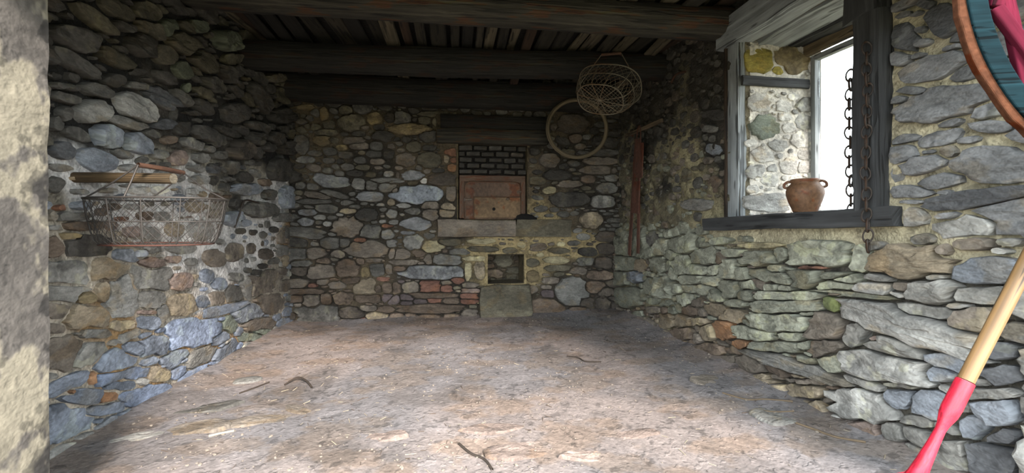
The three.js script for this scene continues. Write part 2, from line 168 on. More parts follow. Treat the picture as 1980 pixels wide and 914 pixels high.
// ---------------------------------------------------------------- rubble masonry
// rows: [along, height, half length, half height, turn in degrees, colour]
const STONES = { left: [[1.51,2.449,0.149,0.052,-5,'U'],[1.675,2.578,0.134,0.054,4,'U'],[1.924,2.691,0.124,0.063,19,'U'],[1.974,2.588,0.157,0.06,12,'O'],[2.135,2.68,0.102,0.062,44,'F'],[1.739,2.501,0.083,0.038,8,'d'],[1.397,2.278,0.154,0.071,12,'J'],[1.665,2.273,0.145,0.053,-2,'U'],[1.389,2.137,0.135,0.049,-13,'J'],[1.887,2.449,0.133,0.082,26,'d'],[2.087,2.462,0.118,0.072,21,'O'],[1.817,2.151,0.098,0.027,12,'G'],[1.665,2.137,0.083,0.043,26,'d'],[1.52,2.033,0.092,0.042,5,'G'],[1.332,1.99,0.087,0.026,10,'J'],[1.332,1.931,0.09,0.035,0,'G'],[1.828,2.011,0.156,0.095,-1,'l'],[1.51,1.903,0.111,0.068,24,'g'],[1.332,1.849,0.055,0.041,67,'G'],[2.08,2.137,0.171,0.066,-2,'B'],[2.087,2.296,0.111,0.044,2,'J'],[1.852,2.253,0.082,0.03,22,'d'],[1.389,2.061,0.051,0.036,12,'d'],[1.286,2.034,0.035,0.025,47,'d'],[2.471,2.843,0.117,0.058,27,'F'],[2.337,2.772,0.096,0.033,0,'U'],[2.898,2.902,0.195,0.092,19,'F'],[2.306,2.631,0.191,0.079,6,'U'],[2.559,2.59,0.195,0.082,1,'U'],[2.306,2.422,0.109,0.067,10,'F'],[2.353,2.3,0.07,0.04,26,'F'],[2.988,2.775,0.161,0.058,24,'U'],[3.532,2.552,0.226,0.106,-18,'J'],[3.034,2.282,0.231,0.092,17,'J'],[3.282,2.481,0.105,0.061,-8,'U'],[3.847,2.581,0.106,0.044,19,'U'],[3.847,2.887,0.214,0.051,20,'O'],[4.132,2.902,0.14,0.054,21,'U'],[2.559,2.206,0.143,0.059,-2,'J'],[2.29,2.208,0.116,0.051,-8,'G'],[2.214,2.073,0.068,0.044,79,'G'],[4.022,2.501,0.299,0.085,15,'d'],[1.279,1.776,0.05,0.039,64,'G'],[1.422,1.748,0.084,0.041,-8,'G'],[1.615,1.778,0.11,0.086,14,'b'],[1.325,1.639,0.096,0.057,1,'B'],[1.317,1.549,0.097,0.03,3,'g'],[1.547,1.619,0.156,0.079,-1,'b'],[1.84,1.778,0.112,0.074,-3,'b'],[1.739,1.686,0.093,0.032,-6,'g'],[2.039,1.738,0.075,0.038,12,'g'],[2.121,1.855,0.065,0.039,17,'n'],[1.899,1.67,0.068,0.036,12,'G'],[1.772,1.889,0.178,0.041,2,'g'],[1.961,1.867,0.091,0.039,1,'G'],[2.08,1.959,0.113,0.043,15,'B'],[1.286,1.451,0.055,0.05,34,'G'],[1.422,1.424,0.068,0.027,5,'g'],[1.431,1.347,0.06,0.035,3,'b'],[1.389,1.285,0.091,0.03,1,'G'],[1.309,1.328,0.035,0.022,3,'r'],[1.271,1.29,0.029,0.026,85,'g'],[1.783,1.609,0.079,0.031,9,'l'],[1.615,1.446,0.06,0.025,5,'l'],[1.875,1.465,0.102,0.036,5,'w'],[2.066,1.48,0.102,0.039,5,'w'],[1.655,1.348,0.082,0.034,3,'n'],[1.828,1.354,0.087,0.031,2,'l'],[1.739,1.273,0.07,0.026,1,'r'],[1.924,1.293,0.093,0.042,1,'n'],[1.576,1.312,0.053,0.037,3,'n'],[2.08,1.295,0.089,0.044,1,'g'],[3.13,1.951,0.188,0.096,13,'N'],[2.306,1.98,0.106,0.056,17,'J'],[2.436,1.878,0.138,0.051,1,'g'],[2.634,1.873,0.087,0.034,11,'g'],[2.244,1.74,0.093,0.061,15,'p'],[2.523,1.782,0.091,0.049,12,'g'],[2.453,1.684,0.109,0.034,-1,'g'],[2.792,1.846,0.115,0.041,10,'G'],[2.506,1.601,0.133,0.044,6,'l'],[3.011,1.766,0.106,0.069,13,'G'],[3.23,1.687,0.145,0.064,-1,'d'],[3.446,2.131,0.189,0.076,13,'d'],[3.847,2.195,0.19,0.082,14,'J'],[3.503,2.242,0.23,0.061,3,'J'],[2.92,2.077,0.203,0.041,-1,'d'],[2.541,1.986,0.146,0.065,4,'J'],[2.751,1.97,0.124,0.064,15,'J'],[4.17,2.143,0.215,0.088,12,'d'],[3.748,2.1,0.148,0.066,13,'J'],[4.022,1.863,0.366,0.157,9,'d'],[4.248,1.559,0.258,0.149,5,'b'],[3.653,1.686,0.14,0.051,6,'n'],[3.748,1.559,0.178,0.075,5,'G'],[4.132,1.308,0.303,0.065,1,'g'],[3.532,1.388,0.326,0.093,2,'G'],[3.081,1.426,0.12,0.052,3,'d'],[3.057,1.283,0.189,0.077,1,'b'],[3.282,1.583,0.305,0.068,5,'b'],[1.503,1.109,0.164,0.056,-4,'d'],[1.28,1.111,0.059,0.055,-58,'n'],[1.374,1.173,0.061,0.023,-2,'o'],[1.741,1.039,0.093,0.052,-6,'b'],[2.015,1.076,0.085,0.048,-5,'g'],[1.637,0.964,0.132,0.071,-9,'s'],[1.35,0.979,0.138,0.063,-8,'g'],[1.334,0.862,0.129,0.04,-10,'g'],[1.741,0.778,0.134,0.106,-72,'l'],[1.467,0.817,0.067,0.035,-13,'o'],[1.597,0.836,0.063,0.048,-77,'s'],[1.485,0.695,0.143,0.061,-15,'s'],[1.295,0.774,0.079,0.043,-17,'t'],[1.977,0.719,0.124,0.06,-13,'g'],[2.002,0.857,0.184,0.075,-9,'g'],[1.951,0.564,0.104,0.045,-16,'z'],[1.531,0.597,0.091,0.031,-16,'g'],[1.741,0.595,0.095,0.034,-15,'s'],[2.002,0.962,0.118,0.043,-6,'p'],[1.939,0.632,0.096,0.018,-12,'p'],[1.288,0.681,0.063,0.031,-19,'t'],[1.73,1.11,0.07,0.026,-3,'s'],[1.476,1.233,0.111,0.031,0,'n'],[2.11,0.597,0.064,0.052,-56,'g'],[2.755,0.938,0.204,0.095,-9,'t'],[3.062,0.964,0.179,0.109,-6,'t'],[3.691,0.906,0.19,0.074,-5,'N'],[2.637,0.798,0.125,0.074,-11,'z'],[2.817,0.703,0.127,0.066,-11,'z'],[3.086,0.73,0.145,0.051,-8,'g'],[3.062,0.566,0.157,0.076,-12,'G'],[3.287,0.609,0.123,0.098,-25,'g'],[3.691,0.594,0.335,0.1,-2,'t'],[2.563,0.593,0.112,0.061,-15,'z'],[2.796,0.586,0.116,0.065,-14,'t'],[2.859,0.465,0.334,0.044,-3,'z'],[2.457,0.371,0.273,0.095,-9,'a'],[2.969,0.317,0.107,0.072,-25,'e'],[3.313,0.346,0.288,0.07,-6,'b'],[2.324,0.605,0.163,0.077,-14,'s'],[3.82,0.347,0.306,0.09,-12,'t'],[3.568,0.163,0.301,0.058,-10,'t'],[2.277,0.801,0.149,0.062,-9,'p'],[3.423,1.149,0.112,0.042,-2,'d'],[3.184,1.168,0.088,0.04,-1,'G'],[3.888,1.17,0.12,0.046,-1,'d'],[3.628,1.115,0.108,0.051,-2,'G'],[4.102,0.924,0.15,0.064,-4,'g'],[3.313,0.769,0.081,0.041,-8,'G'],[3.509,0.719,0.118,0.042,-8,'d'],[3.888,0.814,0.12,0.038,-6,'G'],[2.324,1.048,0.208,0.053,-4,'g'],[3.628,0.778,0.093,0.036,-7,'d'],[3.184,1.247,0.189,0.046,0,'b'],[4.14,0.499,0.134,0.072,-12,'t'],[4.102,0.666,0.113,0.048,-8,'t'],[2.217,0.973,0.097,0.041,-6,'p'],[3.34,0.093,0.196,0.04,-15,'e'],[3.628,0.075,0.206,0.035,-15,'e'],[1.326,0.54,0.115,0.082,-27,'t'],[1.485,0.476,0.101,0.059,-5,'g'],[1.677,0.374,0.135,0.064,-13,'z'],[1.741,0.266,0.232,0.039,-13,'a'],[1.366,0.362,0.119,0.041,1,'z'],[1.521,0.332,0.047,0.03,-72,'h'],[1.459,0.242,0.134,0.05,-26,'z'],[1.617,0.177,0.064,0.036,-9,'h'],[1.318,0.158,0.165,0.092,-21,'z'],[1.607,0.115,0.157,0.032,-17,'z'],[1.939,0.065,0.2,0.056,-14,'a'],[1.902,0.172,0.054,0.033,-34,'w'],[2.055,0.164,0.102,0.049,-26,'s'],[1.73,0.218,0.127,0.036,-22,'z'],[2.028,0.385,0.145,0.063,-11,'z'],[1.854,0.407,0.093,0.039,-20,'z'],[1.382,0.303,0.029,0.019,-45,'h'],[1.467,0.018,0.069,0.024,-14,'l'],[1.258,0.438,0.052,0.02,-23,'g']], back: [[0.186,2.683,0.095,0.039,3,'o'],[0.4,2.614,0.086,0.052,89,'o'],[0.653,2.663,0.083,0.055,4,'O'],[0.736,2.509,0.151,0.103,4,'O'],[1.01,2.574,0.1,0.079,6,'o'],[0.459,2.475,0.074,0.063,7,'O'],[0.135,2.402,0.058,0.046,5,'O'],[0.201,2.45,0.044,0.039,9,'O'],[0.304,2.438,0.066,0.047,4,'O'],[0.415,2.38,0.126,0.047,2,'O'],[0.385,2.277,0.104,0.07,3,'o'],[0.616,2.19,0.068,0.039,2,'o'],[0.519,2.281,0.052,0.039,4,'O'],[0.759,2.288,0.129,0.047,2,'t'],[0.819,2.219,0.114,0.047,2,'t'],[0.812,2.377,0.083,0.04,2,'d'],[0.88,2.458,0.061,0.032,3,'t'],[0.135,2.223,0.116,0.08,89,'G'],[0.179,2.03,0.102,0.047,2,'g'],[0.296,2.111,0.088,0.039,2,'G'],[0.459,2.029,0.074,0.039,2,'G'],[0.661,2.104,0.083,0.047,2,'G'],[0.282,1.931,0.096,0.047,-15,'t'],[0.489,1.779,0.201,0.086,-10,'q'],[0.819,1.736,0.091,0.071,2,'g'],[0.972,1.722,0.084,0.064,2,'G'],[0.311,1.589,0.155,0.039,-8,'t'],[0.519,1.606,0.157,0.039,-12,'G'],[0.282,1.51,0.191,0.031,0,'G'],[0.956,1.579,0.161,0.064,1,'q'],[1.187,1.869,0.07,0.04,1,'l'],[1.048,2.026,0.092,0.04,2,'t'],[1.064,1.947,0.062,0.024,1,'t'],[0.683,1.947,0.083,0.047,2,'G'],[0.774,1.87,0.106,0.04,1,'d'],[1.033,2.225,0.077,0.071,12,'G'],[1.002,2.12,0.092,0.048,2,'G'],[1.187,2.125,0.07,0.064,9,'d'],[1.218,2.222,0.054,0.04,3,'t'],[1.156,1.789,0.186,0.032,1,'g'],[1.187,1.693,0.132,0.064,1,'g'],[0.578,1.858,0.067,0.047,2,'G'],[0.444,1.887,0.067,0.047,2,'G'],[0.121,1.711,0.066,0.047,2,'G'],[1.218,2.59,0.085,0.064,5,'d'],[0.835,2.037,0.076,0.047,2,'G'],[1.329,2.594,0.125,0.072,3,'G'],[1.438,2.453,0.259,0.064,2,'o'],[1.755,2.659,0.176,0.041,2,'O'],[1.779,2.563,0.057,0.048,85,'O'],[1.501,2.222,0.095,0.073,4,'O'],[1.399,2.058,0.118,0.088,3,'t'],[1.7,2.057,0.144,0.097,2,'O'],[1.493,1.858,0.15,0.065,1,'q'],[1.525,1.617,0.292,0.113,1,'b'],[1.868,1.808,0.185,0.082,1,'N'],[1.997,2.161,0.097,0.057,2,'r'],[2.013,2.072,0.057,0.049,5,'r'],[1.997,1.965,0.065,0.057,5,'h'],[1.916,2.086,0.057,0.048,87,'s'],[1.981,1.638,0.106,0.073,89,'t'],[1.266,1.774,0.109,0.024,1,'g'],[1.204,1.869,0.047,0.04,4,'l'],[1.297,1.855,0.048,0.031,89,'t'],[1.486,1.753,0.079,0.04,1,'O'],[1.66,1.91,0.048,0.04,4,'t'],[1.707,1.472,0.112,0.073,1,'t'],[1.932,1.441,0.089,0.065,1,'s'],[1.376,1.47,0.102,0.04,0,'l'],[1.22,1.517,0.062,0.048,1,'s'],[1.692,2.365,0.12,0.073,3,'d'],[1.344,2.177,0.063,0.032,2,'t'],[1.235,2.222,0.054,0.04,3,'O'],[1.628,1.788,0.049,0.048,72,'w'],[1.313,1.952,0.055,0.032,2,'t'],[1.564,1.957,0.048,0.04,4,'G'],[1.692,2.219,0.096,0.041,2,'d'],[1.266,1.662,0.062,0.056,4,'t'],[3.633,2.596,0.213,0.12,3,'N'],[3.659,2.409,0.089,0.068,4,'n'],[3.299,2.093,0.131,0.093,3,'t'],[3.739,2.291,0.08,0.043,2,'t'],[3.829,2.431,0.063,0.043,3,'G'],[4.099,2.214,0.172,0.052,2,'G'],[4.045,2.101,0.235,0.052,1,'t'],[3.972,1.978,0.234,0.06,1,'t'],[4.19,1.87,0.1,0.052,1,'g'],[4.117,1.721,0.136,0.078,1,'g'],[4.063,1.539,0.163,0.086,1,'g'],[3.58,1.561,0.256,0.094,1,'d'],[3.299,1.686,0.087,0.051,1,'c'],[3.847,1.847,0.099,0.052,1,'n'],[3.404,1.891,0.175,0.068,1,'d'],[3.58,1.774,0.159,0.051,1,'t'],[4.172,2.355,0.1,0.078,4,'d'],[3.369,2.553,0.053,0.051,26,'N'],[3.936,2.521,0.072,0.052,4,'d'],[3.972,2.384,0.069,0.063,82,'d'],[4.227,1.975,0.046,0.043,11,'t'],[0.679,1.189,0.164,0.112,0,'t'],[0.186,1.122,0.2,0.059,-6,'G'],[0.186,1.257,0.096,0.051,0,'q'],[0.202,1.376,0.096,0.042,0,'q'],[0.443,1.232,0.057,0.034,0,'l'],[0.058,0.86,0.127,0.084,-1,'G'],[0.074,0.995,0.111,0.068,-1,'d'],[0.475,1.001,0.114,0.068,-1,'G'],[0.655,0.991,0.066,0.06,-3,'G'],[0.836,1.024,0.075,0.035,0,'r'],[0.919,0.911,0.225,0.095,-1,'t'],[1.221,0.978,0.068,0.052,-1,'g'],[0.298,0.866,0.104,0.068,-1,'t'],[1.238,0.856,0.07,0.051,-89,'t'],[0.13,0.741,0.103,0.042,-1,'G'],[0.122,0.648,0.087,0.051,-2,'N'],[0.362,0.627,0.161,0.085,-1,'t'],[0.679,0.664,0.123,0.103,-3,'n'],[0.894,0.609,0.061,0.058,-78,'o'],[1.052,0.649,0.092,0.078,-3,'G'],[1.12,0.526,0.084,0.026,-1,'k'],[0.902,0.427,0.125,0.104,-4,'s'],[0.074,0.497,0.119,0.051,-2,'t'],[0.25,0.272,0.096,0.085,-7,'t'],[0.427,0.284,0.068,0.064,-77,'n'],[0.638,0.296,0.123,0.069,-2,'n'],[0.935,0.287,0.158,0.052,-2,'n'],[1.187,0.281,0.093,0.052,-2,'v'],[0.935,0.158,0.117,0.035,-2,'t'],[1.036,0.042,0.117,0.061,-3,'s'],[0.314,0.1,0.265,0.094,-2,'G'],[0.704,0.105,0.148,0.069,-2,'N'],[1.153,0.142,0.118,0.044,-2,'n'],[0.394,0.507,0.073,0.034,-2,'t'],[0.556,0.469,0.106,0.043,-2,'t'],[0.737,0.517,0.115,0.043,-1,'n'],[1.187,0.403,0.085,0.061,-3,'n'],[1.052,0.406,0.052,0.042,-87,'n'],[0.17,0.393,0.183,0.034,-1,'n'],[1.17,1.205,0.076,0.026,0,'r'],[1.17,1.101,0.084,0.061,-1,'g'],[0.687,1.395,0.099,0.034,0,'s'],[0.919,1.344,0.125,0.078,0,'d'],[1.221,1.362,0.068,0.061,1,'g'],[1.002,0.772,0.1,0.035,-1,'t'],[0.573,0.846,0.073,0.051,-1,'t'],[0.027,0.093,0.063,0.051,-5,'N'],[1.187,0.647,0.07,0.051,-89,'t'],[0.836,0.757,0.05,0.043,-3,'n'],[1.531,1.231,0.181,0.079,0,'q'],[1.704,1.364,0.104,0.097,1,'t'],[1.923,1.382,0.097,0.071,0,'s'],[1.497,0.994,0.112,0.088,-1,'g'],[1.739,0.939,0.131,0.071,-1,'c'],[1.317,0.846,0.111,0.07,-1,'t'],[1.95,0.99,0.159,0.036,0,'O'],[2.091,0.864,0.142,0.045,-1,'G'],[1.914,0.759,0.176,0.071,-1,'g'],[1.757,0.602,0.34,0.08,-1,'q'],[2.056,0.498,0.089,0.045,-2,'k'],[1.377,0.731,0.154,0.035,-1,'t'],[1.326,0.653,0.094,0.035,-1,'n'],[1.463,0.414,0.112,0.07,-2,'t'],[1.704,0.426,0.131,0.08,-2,'k'],[1.914,0.385,0.079,0.044,-2,'k'],[1.411,0.283,0.086,0.044,-2,'v'],[1.411,0.213,0.077,0.035,-2,'v'],[1.574,0.226,0.086,0.035,-2,'v'],[1.757,0.238,0.087,0.035,-2,'k'],[1.704,0.134,0.374,0.053,-2,'n'],[1.722,0.301,0.287,0.035,-2,'n'],[1.985,0.223,0.097,0.045,-2,'n'],[1.292,0.033,0.085,0.052,-3,'n'],[1.463,0.018,0.069,0.061,-10,'n'],[1.687,0.001,0.139,0.053,-2,'n'],[1.985,-0.009,0.097,0.062,-3,'n'],[2.36,0.609,0.126,0.09,-89,'s'],[2.198,0.612,0.108,0.054,-90,'c'],[2.288,0.772,0.162,0.036,-1,'c'],[2.225,0.351,0.116,0.032,-2,'p'],[2.225,0.279,0.116,0.041,-2,'k'],[2.207,0.208,0.107,0.032,-2,'k'],[2.216,0.055,0.098,0.054,-3,'t'],[2.234,0.422,0.099,0.036,-2,'t'],[2.378,1.005,0.199,0.045,0,'c'],[2.396,0.897,0.226,0.045,-1,'O'],[1.275,0.401,0.07,0.068,-71,'n'],[1.241,0.262,0.085,0.061,-3,'v'],[1.687,0.762,0.071,0.052,-89,'t'],[1.428,1.117,0.077,0.026,0,'q'],[3.897,1.277,0.137,0.113,0,'s'],[3.858,0.845,0.156,0.066,-1,'d'],[3.819,0.714,0.107,0.056,-1,'G'],[3.073,0.707,0.103,0.064,-1,'O'],[3.073,0.523,0.103,0.092,-5,'o'],[3.433,0.868,0.162,0.046,-1,'O'],[2.757,0.875,0.111,0.046,-1,'O'],[3.319,0.463,0.124,0.046,-1,'t'],[3.625,0.307,0.184,0.158,-6,'g'],[3.262,0.085,0.199,0.12,-3,'n'],[3.281,0.279,0.085,0.055,-3,'v'],[3.587,-0.046,0.106,0.037,-2,'N'],[4.015,0.523,0.168,0.057,-1,'n'],[3.937,0.356,0.147,0.075,-2,'n'],[4.094,1.05,0.129,0.066,0,'N'],[4.094,0.88,0.129,0.076,-1,'N'],[4.075,0.692,0.119,0.075,-1,'N'],[4.055,0.126,0.109,0.075,-3,'N'],[3.703,0.043,0.116,0.056,-2,'n'],[3.395,0.739,0.191,0.056,-1,'c'],[3.414,0.627,0.191,0.046,-1,'O'],[3.78,1.052,0.107,0.056,0,'g'],[3.703,0.585,0.116,0.047,-1,'t'],[4.094,0.295,0.109,0.057,-2,'N'],[3.819,0.152,0.107,0.066,-3,'N']], right: [[0.23,0.954,0.219,0.137,5,'y'],[0.05,0.682,0.304,0.103,6,'y'],[0.421,0.708,0.165,0.088,8,'y'],[0.56,0.566,0.177,0.068,8,'b'],[0.096,0.481,0.254,0.102,9,'y'],[0.317,0.275,0.357,0.1,7,'y'],[0.693,0.995,0.167,0.134,8,'y'],[0.73,0.721,0.129,0.075,9,'s'],[1.04,1.058,0.146,0.063,3,'G'],[1.212,0.974,0.152,0.098,6,'Y'],[1.166,0.787,0.171,0.084,7,'y'],[1.373,0.784,0.071,0.051,12,'y'],[1.652,0.819,0.126,0.082,10,'y'],[1.762,1.045,0.119,0.081,5,'y'],[2.019,0.931,0.18,0.076,5,'Y'],[1.889,0.796,0.181,0.052,7,'Y'],[2.162,0.826,0.089,0.049,9,'Y'],[2.257,0.938,0.084,0.053,8,'t'],[2.375,0.849,0.116,0.086,14,'Y'],[2.132,0.718,0.141,0.049,9,'Y'],[0.941,0.485,0.138,0.087,14,'Y'],[1.287,0.536,0.179,0.096,12,'Y'],[1.821,0.689,0.176,0.053,8,'y'],[1.911,0.617,0.225,0.045,9,'Y'],[1.702,0.482,0.15,0.06,12,'Y'],[2.219,0.609,0.105,0.046,-4,'y'],[2.33,0.698,0.11,0.069,14,'y'],[1.798,0.379,0.12,0.052,14,'n'],[1.911,0.48,0.091,0.038,13,'t'],[2.257,0.472,0.204,0.05,0,'s'],[1.056,0.345,0.164,0.039,11,'y'],[1.301,0.367,0.134,0.037,11,'y'],[0.675,0.108,0.153,0.041,13,'y'],[1.056,0.243,0.148,0.038,12,'t'],[1.33,0.18,0.163,0.065,15,'s'],[1.702,0.263,0.139,0.053,15,'s'],[1.933,0.309,0.124,0.031,14,'s'],[0.957,0.048,0.181,0.062,-6,'t'],[2.294,0.314,0.115,0.068,22,'h'],[2.102,0.242,0.106,0.059,21,'s'],[1.301,-0.006,0.197,0.05,16,'s'],[1.652,0.114,0.195,0.053,16,'n'],[0.521,-0.09,0.244,0.059,14,'n'],[0.784,-0.092,0.186,0.064,16,'n'],[1.443,0.914,0.11,0.05,5,'y'],[1.55,1.021,0.092,0.07,7,'y'],[1.524,1.148,0.093,0.043,2,'Y'],[1.998,1.171,0.096,0.038,1,'Y'],[1.933,1.053,0.055,0.051,21,'y'],[0.142,1.098,0.158,0.065,2,'y'],[0.441,1.035,0.081,0.053,4,'G'],[-0.092,0.938,0.098,0.067,6,'t'],[3.241,1.044,0.236,0.072,5,'Y'],[2.76,0.97,0.176,0.045,5,'Y'],[2.96,1.023,0.061,0.052,16,'y'],[2.877,0.855,0.223,0.033,-2,'y'],[3.185,0.883,0.105,0.053,10,'y'],[3.409,0.925,0.114,0.022,7,'y'],[3.399,0.865,0.131,0.031,9,'y'],[2.729,1.075,0.242,0.023,3,'c'],[3.026,0.739,0.297,0.025,10,'Y'],[3,0.652,0.283,0.041,11,'Y'],[2.96,0.538,0.278,0.056,13,'Y'],[2.682,0.383,0.184,0.046,9,'Y'],[3.064,0.46,0.098,0.034,17,'y'],[2.891,0.345,0.235,0.036,16,'Y'],[3.328,0.594,0.121,0.092,21,'t'],[3.369,0.742,0.063,0.048,1,'m'],[2.452,0.993,0.091,0.031,5,'y'],[2.617,0.753,0.092,0.035,10,'y'],[2.6,0.668,0.085,0.046,14,'y'],[2.406,0.685,0.105,0.073,17,'y'],[2.387,0.47,0.175,0.045,4,'s'],[3.173,0.43,0.055,0.028,22,'y'],[3.328,0.464,0.121,0.049,19,'t'],[3.219,0.955,0.114,0.014,6,'k'],[2.583,0.836,0.06,0.046,17,'y'],[2.479,0.587,0.119,0.03,11,'y'],[3.219,0.651,0.081,0.017,12,'y'],[3.429,0.816,0.099,0.013,9,'t'],[2.657,0.146,0.142,0.059,14,'t'],[2.382,0.086,0.083,0.038,22,'t'],[3.088,0.266,0.387,0.039,4,'g'],[3.377,0.378,0.079,0.056,42,'Y'],[2.716,0.034,0.185,0.039,21,'s'],[3.155,0.124,0.142,0.042,23,'s'],[2.701,-0.072,0.173,0.039,23,'s'],[2.417,-0.092,0.14,0.071,15,'t'],[2.199,-0.002,0.171,0.054,2,'t'],[2.467,0.006,0.106,0.027,20,'n'],[2.919,0.132,0.061,0.018,22,'t'],[3.219,0.203,0.134,0.025,21,'t'],[2.039,-0.154,0.122,0.041,22,'n'],[2.121,0.096,0.188,0.047,17,'n'],[1.932,-0.036,0.15,0.037,18,'n'],[3.377,0.151,0.056,0.019,25,'t'],[2.16,-0.076,0.105,0.046,23,'t'],[2.549,0.265,0.083,0.032,18,'h'],[2.919,0.024,0.124,0.041,24,'s'],[3.539,1.04,0.073,0.058,82,'Y'],[3.813,1.047,0.179,0.076,6,'s'],[4.048,1.226,0.106,0.048,7,'l'],[3.725,1.19,0.084,0.028,2,'l'],[4.141,1.031,0.121,0.049,8,'b'],[3.629,0.882,0.101,0.037,10,'l'],[3.934,0.92,0.097,0.057,13,'g'],[4.114,0.922,0.09,0.036,11,'g'],[3.806,0.709,0.336,0.064,-5,'l'],[3.516,0.596,0.086,0.051,48,'g'],[3.732,0.596,0.122,0.045,2,'g'],[4.093,0.804,0.088,0.053,13,'t'],[3.915,0.808,0.129,0.026,3,'g'],[3.784,0.913,0.052,0.027,11,'t'],[4.206,1.165,0.044,0.022,4,'g'],[4.087,1.153,0.071,0.034,4,'t'],[3.934,0.978,0.042,0.022,10,'g'],[3.47,0.911,0.086,0.035,9,'y'],[3.654,0.607,0.051,0.024,19,'p'],[4.042,0.861,0.041,0.017,13,'g'],[3.479,0.824,0.188,0.018,5,'y'],[3.965,1.111,0.038,0.035,32,'t'],[3.692,0.45,0.237,0.061,6,'l'],[3.951,0.511,0.068,0.038,29,'b'],[4.008,0.593,0.076,0.044,14,'b'],[3.579,0.328,0.107,0.024,2,'g'],[3.561,0.2,0.177,0.081,16,'l'],[3.764,0.318,0.086,0.053,40,'b'],[3.91,0.346,0.103,0.067,47,'b'],[3.772,0.387,0.093,0.016,16,'g'],[3.57,0.034,0.119,0.064,39,'p'],[3.733,0.121,0.057,0.048,46,'g'],[3.854,0.243,0.081,0.032,29,'g'],[3.764,0.013,0.116,0.058,-6,'g'],[3.861,0.16,0.069,0.042,-20,'g'],[4.008,0.114,0.092,0.052,49,'g'],[4.109,0.338,0.063,0.04,50,'b'],[4.185,0.42,0.078,0.048,44,'b'],[4.201,0.327,0.072,0.034,36,'B'],[4.164,0.213,0.113,0.056,40,'B'],[4.153,0.495,0.096,0.019,22,'g'],[4.196,0.599,0.062,0.034,28,'B'],[4.121,0.531,0.028,0.016,31,'g'],[3.692,-0.068,0.099,0.028,7,'g'],[4.185,0.69,0.067,0.041,27,'B'],[3.906,2.022,0.128,0.049,-6,'q'],[3.938,1.83,0.175,0.07,-4,'q'],[3.957,2.234,0.086,0.054,-51,'B'],[3.76,2.231,0.083,0.054,-51,'B'],[3.745,2.127,0.059,0.035,-34,'q'],[3.879,2.351,0.039,0.019,-37,'B'],[4.139,1.677,0.067,0.026,-15,'q'],[3.818,1.931,0.067,0.022,-19,'q'],[3.755,1.612,0.077,0.049,7,'q'],[3.928,1.659,0.083,0.038,9,'q'],[3.854,1.541,0.09,0.039,8,'q'],[4.136,1.51,0.122,0.069,-11,'q'],[4.145,1.666,0.066,0.024,-14,'q'],[3.934,1.45,0.093,0.03,8,'q'],[3.776,1.415,0.109,0.032,-4,'q'],[4.081,1.356,0.195,0.034,6,'B'],[3.721,1.507,0.059,0.037,7,'q'],[3.809,1.285,0.059,0.042,-2,'l'],[3.98,1.59,0.032,0.025,-26,'g'],[3.699,1.688,0.032,0.027,-52,'q'],[3.809,1.356,0.053,0.014,-3,'q'],[2.197,2.211,0.135,0.053,-17,'d'],[2.108,2.103,0.108,0.036,-14,'G'],[2.138,1.912,0.121,0.054,-12,'b'],[2.167,1.596,0.103,0.073,-10,'n'],[1.885,1.424,0.237,0.059,-3,'g']] };
